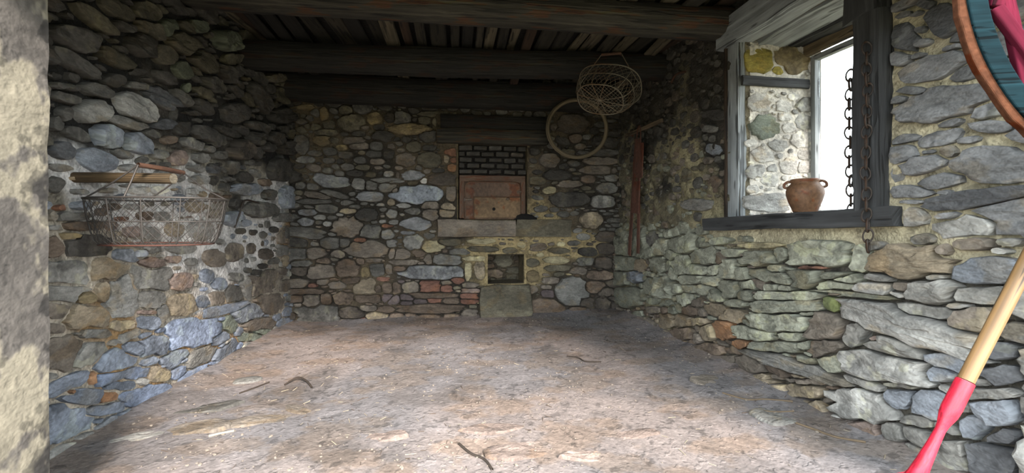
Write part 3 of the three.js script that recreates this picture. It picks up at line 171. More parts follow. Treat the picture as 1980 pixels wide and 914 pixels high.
function layStones({ rows, u0, u1, v0, v1, inside = () => true, size, colour, tries = 6000, seed = 1, gap = 0.012, grow = 1.3, fillGrow = 1.35, tight = () => 0 }) {
  const R = rng(seed), S = [], CELL = 0.2, bins = new Map();
  const key = (i, j) => i * 1000 + j;
  function put(s) { s.i = S.length; S.push(s); const r = Math.max(s.a, s.b) * 1.4; for (let i = Math.floor((s.u - r) / CELL); i <= Math.floor((s.u + r) / CELL); i++) for (let j = Math.floor((s.v - r) / CELL); j <= Math.floor((s.v + r) / CELL); j++) { const k = key(i, j); bins.has(k) ? bins.get(k).push(s) : bins.set(k, [s]); } }
  const near = (u, v) => bins.get(key(Math.floor(u / CELL), Math.floor(v / CELL))) || [];
  const dist0 = (s, u, v) => { const x = u - s.u, y = v - s.v, p = Math.abs(x * s.c + y * s.s) / s.a, q = Math.abs(y * s.c - x * s.s) / s.b; return Math.pow(Math.pow(p, s.e) + Math.pow(q, s.e), 1 / s.e); };
  const dist = (s, u, v) => dist0(s, u, v) * s.pri;
  const make = (u, v, a, b, deg, c, traced) => ({ u, v, a, b, c: Math.cos(deg * Math.PI / 180), s: Math.sin(deg * Math.PI / 180), col: c, traced, e: mix(1.7, 4, R()), pri: traced ? 1 - .25 * clamp((a * b - .004) / .03) : 1 });
  for (const r of rows) { if (!inside(r[0], r[1])) continue; if (near(r[0], r[1]).some(s => dist(s, r[0], r[1]) < 0.45)) continue; put(make(...r, true)); }
  for (let t = 0; t < tries; t++) {
    const u = mix(u0, u1, R()), v = mix(v0, v1, R()); if (!inside(u, v)) continue;
    const k = mix(1.25, 0.15, Math.pow(t / tries, 0.55)), [a0, asp] = size(u, v), a = a0 * k * mix(.75, 1.25, R()), b = a / (asp * mix(.75, 1.3, R())), s = make(u, v, a, b, (R() - .5) * 16, null, false);
    let ok = !near(u, v).some(o => dist(o, u, v) < 1.05);
    for (let n = 0; ok && n < 10; n++) { const an = n * .6283, x = Math.cos(an) * a * .92, y = Math.sin(an) * b * .92, pu = u + x * s.c - y * s.s, pv = v + x * s.s + y * s.c; if (!inside(pu, pv) || near(pu, pv).some(o => dist(o, pu, pv) < 0.98)) ok = false; }
    if (ok) { s.col = colour(u, v, R); put(s); }
  }
  for (const s of S) { // let every stone grow until it meets its neighbours
    const per = (s.a + s.b) * 3.2, n = Math.round(clamp(per / 0.03, 9, 30)), gr = typeof grow === 'function' ? grow(s.u, s.v, s.traced) : s.traced ? grow : fillGrow, g = mix(gr, .96, tight(s.u, s.v)); s.out = [];
    const ph = R() * 6, far = R() * 100;
    for (let k = 0; k < n; k++) {
      const an = ph + k / n * Math.PI * 2, x = Math.cos(an) * s.a, y = Math.sin(an) * s.b, dx = x * s.c - y * s.s, dy = x * s.s + y * s.c, len = Math.hypot(dx, dy);
      const lim = g * (1 + .1 * noise3(Math.cos(an) * 1.6 + far, Math.sin(an) * 1.6, s.i * .7));
      let f = .16;
      for (; f < lim; f += .035) { const pu = s.u + dx * f, pv = s.v + dy * f, d = dist(s, pu, pv); if (d > lim || !inside(pu, pv)) break; let hit = false; for (const o of near(pu, pv)) if (o !== s && dist(o, pu, pv) < d) { hit = true; break; } if (hit) break; }
      const chip = 1 - .13 * Math.max(0, noise3(Math.cos(an) * 4.5 + far, Math.sin(an) * 4.5, s.i * 1.3)) - .05 * R();
      const r = Math.max((f * len - gap * (.4 + .8 * R())) * chip, len * .12 + .004);
      s.out.push([dx / len * r, dy / len * r]);
    }
    let A = 0; for (let k = 0; k < n; k++) { const [a, b] = s.out[k], [c, d] = s.out[(k + 1) % n]; A += a * d - b * c; } s.area = A / 2;
  }
  return S.filter(s => s.area > 0.0004);
}
function stoneGeometry(s, relief, R, uvTurn = 0) {
  const n = s.out.length, big = s.area > 0.006, H = relief * mix(.7, 1.3, R()), tx = (R() - .5) * .14, ty = (R() - .5) * .14, sd = R() * 200, du = R(), dv = R();
  const prof = big ? (s.area > .03 ? [[1.0, -.05], [1.0, .3], [.978, .75], [.92, .93], [.76, 1], [.55, 1], [.28, 1]] : [[1.0, -.05], [1.0, .3], [.975, .78], [.9, .95], [.5, 1]]) : [[1.0, -.05], [.99, .45], [.86, .92]];
  const pos = [], uv = [], idx = [];
  const add = (x, y, z) => { pos.push(x, y, z); uv.push((x + (z < 0 ? z : 0)) * 1.25 + du, (y + z * .3) * 1.25 + dv); };
  prof.forEach(([q, h], ri) => { for (let k = 0; k < n; k++) { let [x, y] = s.out[k]; x *= q; y *= q; const z = h < 0 ? h : h * H + (h > .2 ? (tx * x + ty * y) * h + (.5 * H * fbm3(x * 8 + sd, y * 12, sd, 4) + .35 * H * Math.round(2 * noise3(x * 5 + sd, y * 9, sd + 9)) / 2) * h : 0) + (ri ? .004 * noise3(x * 40, y * 40, sd) : 0); const j = ri > 1 ? .006 * noise3(x * 25 + sd, y * 25, 3) : 0; add(x + j, y - j, z); } });
  const rings = prof.length;
  for (let r = 0; r < rings - 1; r++) for (let k = 0; k < n; k++) { const a = r * n + k, b = r * n + (k + 1) % n; idx.push(a, b, a + n, b, b + n, a + n); }
  add(0, 0, H * (1 + .3 * fbm3(sd, 0, sd, 2))); const c = pos.length / 3 - 1, o = (rings - 1) * n; for (let k = 0; k < n; k++) idx.push(o + k, o + (k + 1) % n, c);
  const g = new THREE.BufferGeometry(); g.setAttribute('position', new THREE.Float32BufferAttribute(pos, 3)); g.setAttribute('uv', new THREE.Float32BufferAttribute(uv, 2)); g.setIndex(idx); return toCreasedNormals(g, .62);
}
function setStones(S, parent, { relief, seed, place = new THREE.Matrix4(), most = 300, weight = () => 1, lift = () => 0 }) {
  const R = rng(seed), rest = [];
  S.sort((a, b) => b.area * weight(b.u, b.v) - a.area * weight(a.u, a.v));
  S.forEach((s, i) => {
    const g = stoneGeometry(s, typeof relief === 'function' ? relief(s, R) : relief, R), m = place.clone().multiply(new THREE.Matrix4().makeTranslation(s.u, s.v, lift(s, R))), mats = stoneMats[s.col] || stoneMats.g, pick = mats[Math.floor(R() * 3)];
    if (i < most) { const o = part('stone', g, pick, parent); o.applyMatrix4(m); }
    else { g.applyMatrix4(m); const c = pick.color, a = new Float32Array(g.attributes.position.count * 3); for (let k = 0; k < a.length; k += 3) { a[k] = c.r; a[k + 1] = c.g; a[k + 2] = c.b; } g.setAttribute('color', new THREE.BufferAttribute(a, 3)); rest.push(g); }
  });
  if (rest.length) { const o = part('small_stones', mergeGeometries(rest), M.pebble, parent); o.userData.kind = 'stuff'; }
}
// the bed of a wall: an uneven mortar face with holes, and the wall's solid body behind it
function mortarBed(u0, u1, v0, v1, holes, tint, { step = 0.045, deep = 0.014, seed = 0, bulge = () => 0 } = {}) {
  const nu = Math.round((u1 - u0) / step), nv = Math.round((v1 - v0) / step), pos = [], uv = [], cl = [], idx = [];
  for (let j = 0; j <= nv; j++) for (let i = 0; i <= nu; i++) {
    const u = mix(u0, u1, i / nu), v = mix(v0, v1, j / nv), c = tint(u, v);
    pos.push(u, v, -.012 + deep * fbm3(u * 7, v * 7, seed, 3) * 1.6 + bulge(u, v)); uv.push(u * 1.25, v * 1.25); cl.push(c.r, c.g, c.b);
  }
  const w = nu + 1;
  for (let j = 0; j < nv; j++) for (let i = 0; i < nu; i++) { const u = mix(u0, u1, (i + .5) / nu), v = mix(v0, v1, (j + .5) / nv); if (holes.some(h => u > h[0] && u < h[1] && v > h[2] && v < h[3])) continue; const a = j * w + i; idx.push(a, a + 1, a + w, a + 1, a + w + 1, a + w); }
  const g = new THREE.BufferGeometry(); g.setAttribute('position', new THREE.Float32BufferAttribute(pos, 3)); g.setAttribute('uv', new THREE.Float32BufferAttribute(uv, 2)); g.setAttribute('color', new THREE.Float32BufferAttribute(cl, 3)); g.setIndex(idx); g.computeVertexNormals(); return g;
}
function tinted(g, hex) { const c = col(hex), a = new Float32Array(g.attributes.position.count * 3); for (let k = 0; k < a.length; k += 3) { a[k] = c.r; a[k + 1] = c.g; a[k + 2] = c.b; } g.setAttribute('color', new THREE.BufferAttribute(a, 3)); return g; }
const slabBox = (u0, u1, v0, v1, w0, w1, hex) => { const g = new THREE.BoxGeometry(u1 - u0, v1 - v0, w1 - w0); g.translate((u0 + u1) / 2, (v0 + v1) / 2, (w0 + w1) / 2); metreUV(g, 1.25); return tinted(g, hex); };
const joined = list => mergeGeometries(list.map(g => { g = g.index ? g.toNonIndexed() : g; for (const k of Object.keys(g.attributes)) if (!['position', 'normal', 'uv', 'color'].includes(k)) g.deleteAttribute(k); return g; }));
const pickBy = (R, s) => s[Math.floor(R() * s.length)];
const WALL_TOP = 3.2;
// frames: [x, z] of the two ends as seen from inside, left to right
function wallFrame(name, label, A, B) { const g = thing(name, label, 'wall', [A[0], 0, -A[1]], 'structure'); g.rotation.y = Math.atan2(B[1] - A[1], B[0] - A[0]); g.userData.len = Math.hypot(B[0] - A[0], B[1] - A[1]); return g; }
const LX = Z => -2.22 - .1 * Z, RX = Z => 2.443 - .1595 * Z;
const BL = [-2.753, 5.33], BR = [1.486, 6.0];
// ---- left wall
{
  const w = wallFrame('wall_left', 'rubble stone wall on the left with pale mortar and darker upper stones', [LX(1.02), 1.02], BL), len = w.userData.len;
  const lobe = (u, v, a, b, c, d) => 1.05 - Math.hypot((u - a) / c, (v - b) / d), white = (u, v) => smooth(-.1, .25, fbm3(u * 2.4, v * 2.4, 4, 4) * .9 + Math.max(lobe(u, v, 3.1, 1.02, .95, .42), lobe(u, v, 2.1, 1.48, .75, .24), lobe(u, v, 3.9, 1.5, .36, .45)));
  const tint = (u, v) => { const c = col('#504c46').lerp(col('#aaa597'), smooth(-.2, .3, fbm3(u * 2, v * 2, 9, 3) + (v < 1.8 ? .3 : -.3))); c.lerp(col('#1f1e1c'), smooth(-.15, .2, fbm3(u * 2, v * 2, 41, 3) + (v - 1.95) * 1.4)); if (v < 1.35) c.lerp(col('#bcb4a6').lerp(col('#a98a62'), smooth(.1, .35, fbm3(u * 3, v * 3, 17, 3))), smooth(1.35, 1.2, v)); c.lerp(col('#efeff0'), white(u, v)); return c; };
  const size = (u, v) => v < .75 ? [.17, 2.2] : v < 1.3 ? (u > 2.6 ? [.085, 1.3] : [.15, 1.7]) : v > 2.1 ? [.12, 1.8] : [.085, 1.6];
  const colour = (u, v, R) => v > 1.95 ? pickBy(R, 'JdUdJJ') : v > 1.6 ? pickBy(R, 'GgGBJGd') : u > 2.7 && v > .8 ? pickBy(R, 'gGtbGn') : v < .7 ? pickBy(R, 'zzagzl') : pickBy(R, 'gsgpbl');  // darker stone colours towards the top, mortar likewise
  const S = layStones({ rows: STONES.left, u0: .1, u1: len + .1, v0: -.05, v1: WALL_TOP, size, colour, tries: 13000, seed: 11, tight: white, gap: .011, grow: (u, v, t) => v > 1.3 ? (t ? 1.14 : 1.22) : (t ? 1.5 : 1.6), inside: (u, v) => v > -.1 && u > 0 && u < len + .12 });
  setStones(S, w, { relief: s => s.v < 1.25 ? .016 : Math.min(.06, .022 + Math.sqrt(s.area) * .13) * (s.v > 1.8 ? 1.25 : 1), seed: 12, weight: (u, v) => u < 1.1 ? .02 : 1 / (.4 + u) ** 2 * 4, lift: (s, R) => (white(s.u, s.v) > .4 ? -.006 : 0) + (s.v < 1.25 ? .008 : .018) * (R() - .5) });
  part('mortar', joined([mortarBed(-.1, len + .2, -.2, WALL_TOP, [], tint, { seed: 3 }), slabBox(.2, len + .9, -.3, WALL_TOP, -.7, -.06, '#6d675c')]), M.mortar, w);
}
// ---- back wall with the oven
const OVEN = [2.07, 3.0, 1.29, 2.29], ASH = [2.453, 2.95, .434, .816];
{
  const w = wallFrame('wall_back', 'back stone wall with a bread oven mouth, dark rubble above and ruddy stones below', BL, BR), len = w.userData.len, holes = [OVEN, ASH];
  const cream = (u, v) => smooth(-.05, .3, fbm3(u * 2.2, v * 2.2, 14, 3) + 1 - Math.hypot((u - 2.75) / .95, (v - .85) / .5));
  const tint = (u, v) => { const c = col('#3d3830').lerp(col('#6d6250'), smooth(-.2, .35, fbm3(u * 2, v * 2, 19, 3))); c.lerp(col('#b7a67e'), cream(u, v)); return c; };
  const size = (u, v) => u > 3.6 && v > 1.2 ? [.11, 2.6] : v < .75 ? [.13, 2.2] : v > 2 ? [.1, 1.5] : [.1, 1.9];
  const colour = (u, v, R) => u > 3.7 && v < 1 ? pickBy(R, 'NnNn') : u > 2 && u < 3.6 && v < 1.05 ? pickBy(R, 'sOtcO') : v < .5 ? pickBy(R, 'nntkv') : v < .9 ? pickBy(R, 'ntGnt') : v < 1.6 ? pickBy(R, 'GtGgG') : pickBy(R, 'OdGGdd');
  const inHole = (u, v) => holes.some(h => u > h[0] - .02 && u < h[1] + .02 && v > h[2] - .015 && v < h[3] + .015) || (u > 1.79 && u < 3.26 && v > 2.26 && v < 2.66) || (u > 1.79 && u < 3.62 && v > 1.04 && v < 1.3);
  const S = layStones({ rows: STONES.back, u0: .02, u1: len, v0: -.05, v1: WALL_TOP, size, colour, tries: 15000, seed: 21, tight: (u, v) => cream(u, v) * .8, gap: .008, grow: (u, v, t) => v > 1.2 ? (t ? 1.22 : 1.3) : (t ? 1.4 : 1.5), inside: (u, v) => v > -.1 && u > -.1 && u < len + .1 && !inHole(u, v) });
  setStones(S, w, { relief: s => Math.min(.05, .02 + Math.sqrt(s.area) * .1), seed: 22, weight: (u, v) => v > 2.75 ? .1 : 1, lift: (s, R) => .02 * (R() - .5) - .008 * cream(s.u, s.v) });
  const lining = (h, d) => [slabBox(h[0] - .03, h[0], h[2] - .03, h[3] + .03, -d, -.022, '#75694f'), slabBox(h[1], h[1] + .03, h[2] - .03, h[3] + .03, -d, -.022, '#7d7154'), slabBox(h[0], h[1], h[3], h[3] + .03, -d, -.022, '#5a5142'), slabBox(h[0], h[1], h[2] - .03, h[2], -d, -.022, '#6a604b')];
  part('mortar', joined([mortarBed(-.2, len + .2, -.2, WALL_TOP, holes, tint, { seed: 5 }), ...lining(OVEN, .2), ...lining(ASH, .4), slabBox(OVEN[0] - .1, OVEN[1] + .1, OVEN[2] - .1, OVEN[3] + .1, -.26, -.16, '#2b2724'), slabBox(-.9, len + .9, -.3, WALL_TOP, -.95, -.4, '#5a5142')]), M.mortar, w);
  // charred timber over the oven, in two baulks
  const lint = part('lintel', timber([[0, 0, 0], [.5, .01, 0], [1.0, 0, .01], [1.46, .015, 0]], .14, .2, { seed: 5, rough: .02 }), M.beam, w); lint.position.set(1.795, 2.28, .03);
  const lint2 = part('lintel', timber([[0, 0, 0], [.7, .0, 0], [1.4, .01, 0]], .13, .19, { seed: 8, rough: .016 }), M.beamBlack, w); lint2.position.set(1.84, 2.475, .02);
  // sooty bricks above the door, in the recess
  const R = rng(77); let n = 0;
  for (let row = 0; row < 5; row++) for (let c = -1; c < 6; c++) { const x = OVEN[0] + .1 + c * .2 + (row % 2) * .1, l = Math.max(OVEN[0] + .005, x - .094), r = Math.min(OVEN[1] - .005, x + .094); if (r - l < .04) continue; const b = part('brick', box((r - l) * mix(.8, 1, R()), mix(.05, .068, R()), .08, 0, 0, 0, .012), stoneMats[pickBy(R, 'ddddJN')][n++ % 3], w); metreUV(b.geometry, 1.25); b.position.set((l + r) / 2 + (R() - .5) * .006, 1.935 + row * .079 + (R() - .5) * .006, -.125 + R() * .035); b.rotation.z = (R() - .5) * .12; }
  // the two slabs of the oven ledge
  for (const [a, b, sd, c] of [[1.8, 2.82, 31, 't'], [2.835, 3.59, 32, 'O']]) { const s = part('ledge_slab', board(b - a, .225, .3, sd, .012, .08), stoneMats[c][0], w); s.position.set((a + b) / 2, 1.172, -.06); s.rotation.z = -.01; }
  // rubble seen at the back of the ash hole
  const H = layStones({ rows: [], u0: ASH[0], u1: ASH[1], v0: ASH[2], v1: ASH[3], size: () => [.1, 1.8], colour: (u, v, r) => pickBy(r, 'NOnO'), tries: 600, seed: 33, inside: (u, v) => u > ASH[0] && u < ASH[1] && v > ASH[2] && v < ASH[3] });
  H.forEach((s, i) => { const o = part('stone', stoneGeometry(s, .03, R), stoneMats[s.col][i % 3], w); o.position.set(s.u, s.v, -.385); });
}
// ---- right wall with the window
const WIN = [2.48, 3.535, 1.27, 2.76], WALL_T = .78;
let rightWall;
{
  const w = rightWall = wallFrame('wall_right', 'stone wall on the right with the window, flat slabs stacked below it', BR, [RX(1.3), 1.3]), len = w.userData.len;
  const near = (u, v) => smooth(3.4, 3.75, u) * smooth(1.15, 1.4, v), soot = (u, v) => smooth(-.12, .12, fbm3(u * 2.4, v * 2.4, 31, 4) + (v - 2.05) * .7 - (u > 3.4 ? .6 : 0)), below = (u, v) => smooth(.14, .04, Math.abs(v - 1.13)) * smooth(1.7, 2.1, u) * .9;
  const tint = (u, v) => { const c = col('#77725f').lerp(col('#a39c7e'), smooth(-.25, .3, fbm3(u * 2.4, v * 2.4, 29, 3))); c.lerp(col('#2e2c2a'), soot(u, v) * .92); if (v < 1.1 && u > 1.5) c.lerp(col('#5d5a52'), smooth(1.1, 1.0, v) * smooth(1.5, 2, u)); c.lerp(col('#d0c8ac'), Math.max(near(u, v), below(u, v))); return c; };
  const size = (u, v) => u > 3.2 ? (v < 1 ? [.2, 2.4] : [.17, 2]) : u > 2 && v < 1.1 ? [.15, 2.6] : v > 1.2 ? [.055, 1.4] : [.085, 1.35];
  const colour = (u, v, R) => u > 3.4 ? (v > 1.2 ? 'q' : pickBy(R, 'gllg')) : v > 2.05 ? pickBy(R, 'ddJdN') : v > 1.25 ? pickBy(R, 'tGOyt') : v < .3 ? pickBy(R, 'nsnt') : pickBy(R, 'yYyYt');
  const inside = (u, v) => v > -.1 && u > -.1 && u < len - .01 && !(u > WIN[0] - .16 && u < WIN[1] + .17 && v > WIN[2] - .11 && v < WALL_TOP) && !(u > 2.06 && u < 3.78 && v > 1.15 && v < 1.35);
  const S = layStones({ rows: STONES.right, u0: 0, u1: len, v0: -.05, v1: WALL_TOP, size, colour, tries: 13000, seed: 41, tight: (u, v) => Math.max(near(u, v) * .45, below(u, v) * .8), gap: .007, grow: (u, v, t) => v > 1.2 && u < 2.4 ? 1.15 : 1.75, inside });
  const rough = (s) => s.v > 1.2 && s.u < 2.4; // here the mortar is smeared over most of the rubble
  setStones(S, w, { relief: s => rough(s) ? .02 + Math.sqrt(s.area) * .1 : s.u > 3.3 && s.v > 1.2 ? .02 : Math.min(.075, .022 + Math.sqrt(s.area) * .13), seed: 42, weight: (u, v) => u > 4.6 ? .02 : 1 / (6.4 - u) ** 2 * 9, lift: (s, R) => (rough(s) ? -.02 : s.u > 2.4 && s.v < 1 ? .02 : 0) + .024 * (R() - .5) });
  const B = [-.8, len], t = '#8d8671';
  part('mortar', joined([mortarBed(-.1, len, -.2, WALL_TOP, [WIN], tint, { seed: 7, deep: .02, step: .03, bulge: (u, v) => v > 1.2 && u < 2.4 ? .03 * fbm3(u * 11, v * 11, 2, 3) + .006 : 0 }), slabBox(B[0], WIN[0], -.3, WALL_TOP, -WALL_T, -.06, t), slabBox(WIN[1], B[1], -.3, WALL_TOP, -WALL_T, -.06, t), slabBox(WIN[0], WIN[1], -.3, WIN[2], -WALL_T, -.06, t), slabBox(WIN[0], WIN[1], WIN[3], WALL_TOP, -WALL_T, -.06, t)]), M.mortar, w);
  // the lime-washed reveal at the far side of the window
  const rows = [[.2, 2.6, .13, .1, 5, 'f'], [.47, 2.62, .16, .1, -6, 'o'], [.36, 2.53, .06, .04, 0, 'f'], [.24, 2.05, .13, .1, 0, 'e'], [.3, 1.42, .26, .07, 0, 'l']];
  const Rv = layStones({ rows, u0: .1, u1: .64, v0: 1.3, v1: 2.75, size: () => [.085, 1.3], colour: (u, v, r) => pickBy(r, 'wwlww'), tries: 2500, seed: 51, gap: .012, inside: (u, v) => u > .02 && u < .7 && v > 1.3 && v < 2.76 && !(v > 2.36 && v < 2.48) });
  part('limewash', new THREE.BoxGeometry(.02, 1.46, .6), M.limewash, w).position.set(WIN[0] - .006, 2.03, -.4); metreUV(w.children[w.children.length - 1].geometry, 1.25);
  part('limewash', new THREE.BoxGeometry(1.05, .02, .6), M.limewash, w).position.set(3.0, 1.272, -.42);
  part('limewash', new THREE.BoxGeometry(.02, 1.46, .6), M.limewash, w).position.set(WIN[1] + .004, 2.03, -.4);
  setStones(Rv, w, { relief: .014, seed: 52, most: 0 + 60, place: new THREE.Matrix4().set(0, 0, 1, WIN[0] + .003, 0, 1, 0, 0, -1, 0, 0, 0, 0, 0, 0, 1) });
}
// ---- front wall: doorway where the picture is taken, widened unseen to admit more light
{
  const g = thing('wall_front', 'pale plastered jamb of the doorway at the left edge of the picture', 'wall', [0, 0, 0], 'structure');
  const D0 = 1.2, D1 = 1.75, jl = -1.888, top = 2.26;
  const rough = (w, h, d, x, y, z, sd) => { const b = new THREE.BoxGeometry(w, h, d, Math.round(w / .03), Math.round(h / .03), Math.round(d / .03)), p = b.attributes.position; for (let i = 0; i < p.count; i++) { const X = p.getX(i) + x, Y = p.getY(i) + y, Z = p.getZ(i) + z; p.setXYZ(i, X + .013 * fbm3(X * 6, Y * 7, Z * 6 + sd, 4), Y, Z + .012 * fbm3(X * 6 + 9, Y * 6, Z * 6, 4)); } b.computeVertexNormals(); return metreUV(b, .9); };
  part('jamb', rough(1.3, 3.3, D1 - D0, jl - .65, 1.55, -(D0 + D1) / 2, 1), M.plaster, g);
  part('lintel', board(5.2, 3.2 - top, .3, 3, .01), M.beam, g).position.set(.5, (3.2 + top) / 2, -1.46);  // added lintel out of view, set low to shade upper walls and back floor
}
// ---- floor
const floorY = (x, Z) => { // earth floor, heaped a little along the walls
  const dl = x - LX(Z), dr = RX(Z) - x, db = (5.33 + .158 * (x + 2.753)) - Z, d = Math.max(0, Math.min(dl, dr, db));
  return .022 * fbm3(x * 1.3, 0, Z * 1.3, 4) + .007 * fbm3(x * 9, 4, Z * 9, 3) + .05 * Math.exp(-d / .16) * (.7 + .5 * fbm3(x * 3, 7, Z * 3, 2)) + .05 * Math.exp(-Math.max(0, dr) / .4);
};
const floorRoot = thing('floor', 'trodden earth floor strewn with twigs, straw and half-buried stones', 'floor', [0, 0, 0], 'structure');
{
  const n = 230, x0 = -3.2, x1 = 2.9, z0 = .2, z1 = 6.4, pos = [], uv = [], cl = [], idx = [];
  const tan = col('#9d948f'), grey = col('#918f90'), dark = col('#77726f');
  for (let j = 0; j <= n; j++) for (let i = 0; i <= n; i++) { const x = mix(x0, x1, i / n), Z = mix(z0, z1, j / n), c = grey.clone().lerp(tan, smooth(-.25, .3, fbm3(x * 1.1, 3, Z * 1.1, 4))).lerp(dark, .75 * smooth(.1, .45, fbm3(x * 2.6, 9, Z * 2.6, 4))); pos.push(x, floorY(x, Z), -Z); uv.push(x * .7, Z * .7); cl.push(c.r, c.g, c.b); }
  const w = n + 1; for (let j = 0; j < n; j++) for (let i = 0; i < n; i++) { const a = j * w + i; idx.push(a, a + 1, a + w, a + 1, a + w + 1, a + w); }
  const g = new THREE.BufferGeometry(); g.setAttribute('position', new THREE.Float32BufferAttribute(pos, 3)); g.setAttribute('uv', new THREE.Float32BufferAttribute(uv, 2)); g.setAttribute('color', new THREE.Float32BufferAttribute(cl, 3)); g.setIndex(idx); g.computeVertexNormals();
  part('earth', g, M.dirt, floorRoot);
  // flat stones showing through the earth: [x, depth, half length, half width, turn, colour]
  const R = rng(91);
  for (const [x, Z, a, b, deg, c] of [[.08, 2.38, .24, .085, 14, 'p'], [-.12, 2.6, .2, .06, 8, 'p'], [-1.62, 2.72, .2, .07, 20, 't'], [-1.9, 2.62, .18, .09, 10, 't'], [-2.05, 2.9, .2, .08, 25, 'G'], [-1.45, 2.9, .12, .05, -30, 't'], [1.66, 2.72, .16, .12, 10, 'g'], [1.5, 3.3, .13, .1, 0, 't'], [-.72, 2.48, .12, .06, 10, 'p'], [-2.1, 3.4, .12, .07, 40, 'g'], [.42, 2.32, .16, .05, 5, 'p'], [-2.2, 2.5, .13, .06, 30, 'g'], [.75, 2.55, .14, .05, 12, 'p']]) {
    const s = { out: [], area: a * b * 3 }; for (let k = 0; k < 20; k++) { const t = k / 20 * 6.2832, q = 1 + .22 * noise3(Math.cos(t) * 2 + x * 9, Math.sin(t) * 2, Z * 7); s.out.push([Math.cos(t) * a * q, Math.sin(t) * b * q]); }
    const o = part('stone', stoneGeometry(s, .022, R), stoneMats[c][0], floorRoot); o.rotation.set(-Math.PI / 2, 0, deg * Math.PI / 180); o.position.set(x, floorY(x, Z) - .014, -Z);
  }
  const o = thing('ground', 'open ground outside the doorway and window', 'ground', [0, -.06, 0], 'structure'); const gg = new THREE.PlaneGeometry(60, 60); gg.rotateX(-Math.PI / 2); part('earth', metreUV(gg, .5), M.ground, o);
}
// ---- ceiling of rough planks over the beams
{
  const c = thing('ceiling', 'ceiling of smoke-blackened rough planks laid over the beams', 'ceiling', [-.33, 0, -3.9], 'structure'); c.rotation.y = Math.atan2(.13, 1);
  const R = rng(61); let s = -2.75, n = 0;
  while (s < 2.55) { const wd = mix(.07, .17, R()), pale = s < -.72 && s + wd > -.72; const b = part('plank', board(5.1, .035, pale ? .07 : wd, n + 3, .009, .25), pale ? M.plankPale : n % 9 === 4 ? M.plankBrown : M.plank[Math.floor(R() * 4)], c); b.rotation.y = Math.PI / 2 + (R() - .5) * .012; b.position.set(s + wd / 2, 3.1 + R() * .035, 0); b.rotation.x = (R() - .5) * .16; s += wd + mix(.006, .05, R()); n++; }
  const d = new THREE.BoxGeometry(7.4, .1, 5.6); d.translate(0, 3.235, 0); part('deck', metreUV(d), M.soot, c);
}
// ---------------------------------------------------------------- window
// wall_right's own axes: u along the wall towards the doorway, v up, w into the room
const winRoot = thing('window_1', 'deep window with weathered grey timber frame and a glazed casement', 'window', [0, 0, 0], 'structure');
winRoot.position.copy(rightWall.position); winRoot.rotation.copy(rightWall.rotation);
{
  const w = winRoot, up = (g) => g.rotateZ(Math.PI / 2);
  part('post', up(board(1.46, .13, .13, 2, .008)), M.frame, w).position.set(2.415, 2.03, -.055);
  part('post_edge', up(board(1.5, .03, .05, 12, .004)), M.frameBrown, w).position.set(2.333, 2.03, .0);
  part('post', timber([[0, 0, 0], [0, .5, .01], [0, 1.0, -.01], [0, 1.66, 0]].map(([x, y, z]) => [x, y, z]), .1, .1), M.frameDark, w).visible = true;
  const np = w.children[w.children.length - 1]; np.geometry = up(board(1.72, .16, .15, 4, .014)); np.position.set(3.62, 2.18, .0);
  part('post_head', up(board(.62, .2, .17, 24, .02)), M.frameDark, w).position.set(3.595, 2.73, .01);
  const sill = part('sill', board(1.68, .115, .34, 6, .01), M.frameDark, w); sill.position.set(2.92, 1.257, -.09); sill.rotation.z = .034;
  part('sill_board', board(1.05, .03, .46, 7, .004), M.frame, w).position.set(3.0, 1.29, -.47);
  part('lintel', board(1.5, .23, .2, 8, .012), M.frame, w).position.set(3.03, 2.85, -.03);
  part('lintel', board(1.4, .2, .26, 9, .012), M.frame, w).position.set(3.03, 2.83, -.29);
  part('lintel', board(1.4, .2, .2, 10, .012), M.frameDark, w).position.set(3.03, 2.825, -.55);
  part('reveal_board', board(.62, .085, .03, 11, .006), M.frameDark, w).position.set(2.5, 2.42, -.33); w.children[w.children.length - 1].rotation.y = Math.PI / 2;
  // casement at the outer face
  part('head_board', board(1.1, .1, .06, 13, .008), M.headBoard, w).position.set(3.02, 2.7, -.63);
  const frame = part('casement', joined([up(board(1.34, .05, .06, 14, .003)).translate(2.525, 1.98, -.68), up(board(1.34, .05, .06, 15, .003)).translate(3.51, 1.98, -.68), board(1.03, .05, .06, 16, .003).translate(3.02, 2.63, -.68), board(1.03, .05, .06, 17, .003).translate(3.02, 1.33, -.68)]), M.frame, w);
  part('pane', new THREE.BoxGeometry(.94, 1.26, .004), M.glass, frame).position.set(3.018, 1.98, -.69);
}
const onRight = (u, v, w) => V(u, v, w).applyEuler(rightWall.rotation).add(rightWall.position);
const backWall = scene.getObjectByName('wall_back'), onBack = (u, v, w) => V(u, v, w).applyEuler(backWall.rotation).add(backWall.position);
// ---------------------------------------------------------------- beams
function beam(label, pts, wd, ht, m, o) { const t = thing('ceiling_beam', label, 'beam'); part('timber', timber(pts, wd, ht, o), m, t); return t; }
beam('nearest heavy hewn ceiling beam, greyish brown with reddish worm-eaten streaks', [[-2.9, 2.98, -3.33], [-2.0, 2.94, -3.4], [-.95, 2.91, -3.49], [.2, 2.885, -3.58], [1.2, 2.85, -3.66], [2.1, 2.83, -3.73]], .28, .24, M.beam, { seed: 2, square: 3.4 });
beam('middle ceiling beam, dark sooty timber behind the hanging wire basket', [[-2.95, 2.77, -4.2], [-1.6, 2.77, -4.38], [-.5, 2.79, -4.52], [.6, 2.82, -4.67], [1.95, 2.85, -4.84]], .24, .27, M.beamBlack, { seed: 3, square: 3.4 });
beam('blackened wall beam resting along the top of the oven wall', [[-3.0, 2.72, -5.13], [-1.6, 2.71, -5.34], [0, 2.72, -5.58], [1.8, 2.75, -5.86]], .26, .34, M.beamBlack, { seed: 4, square: 4 });
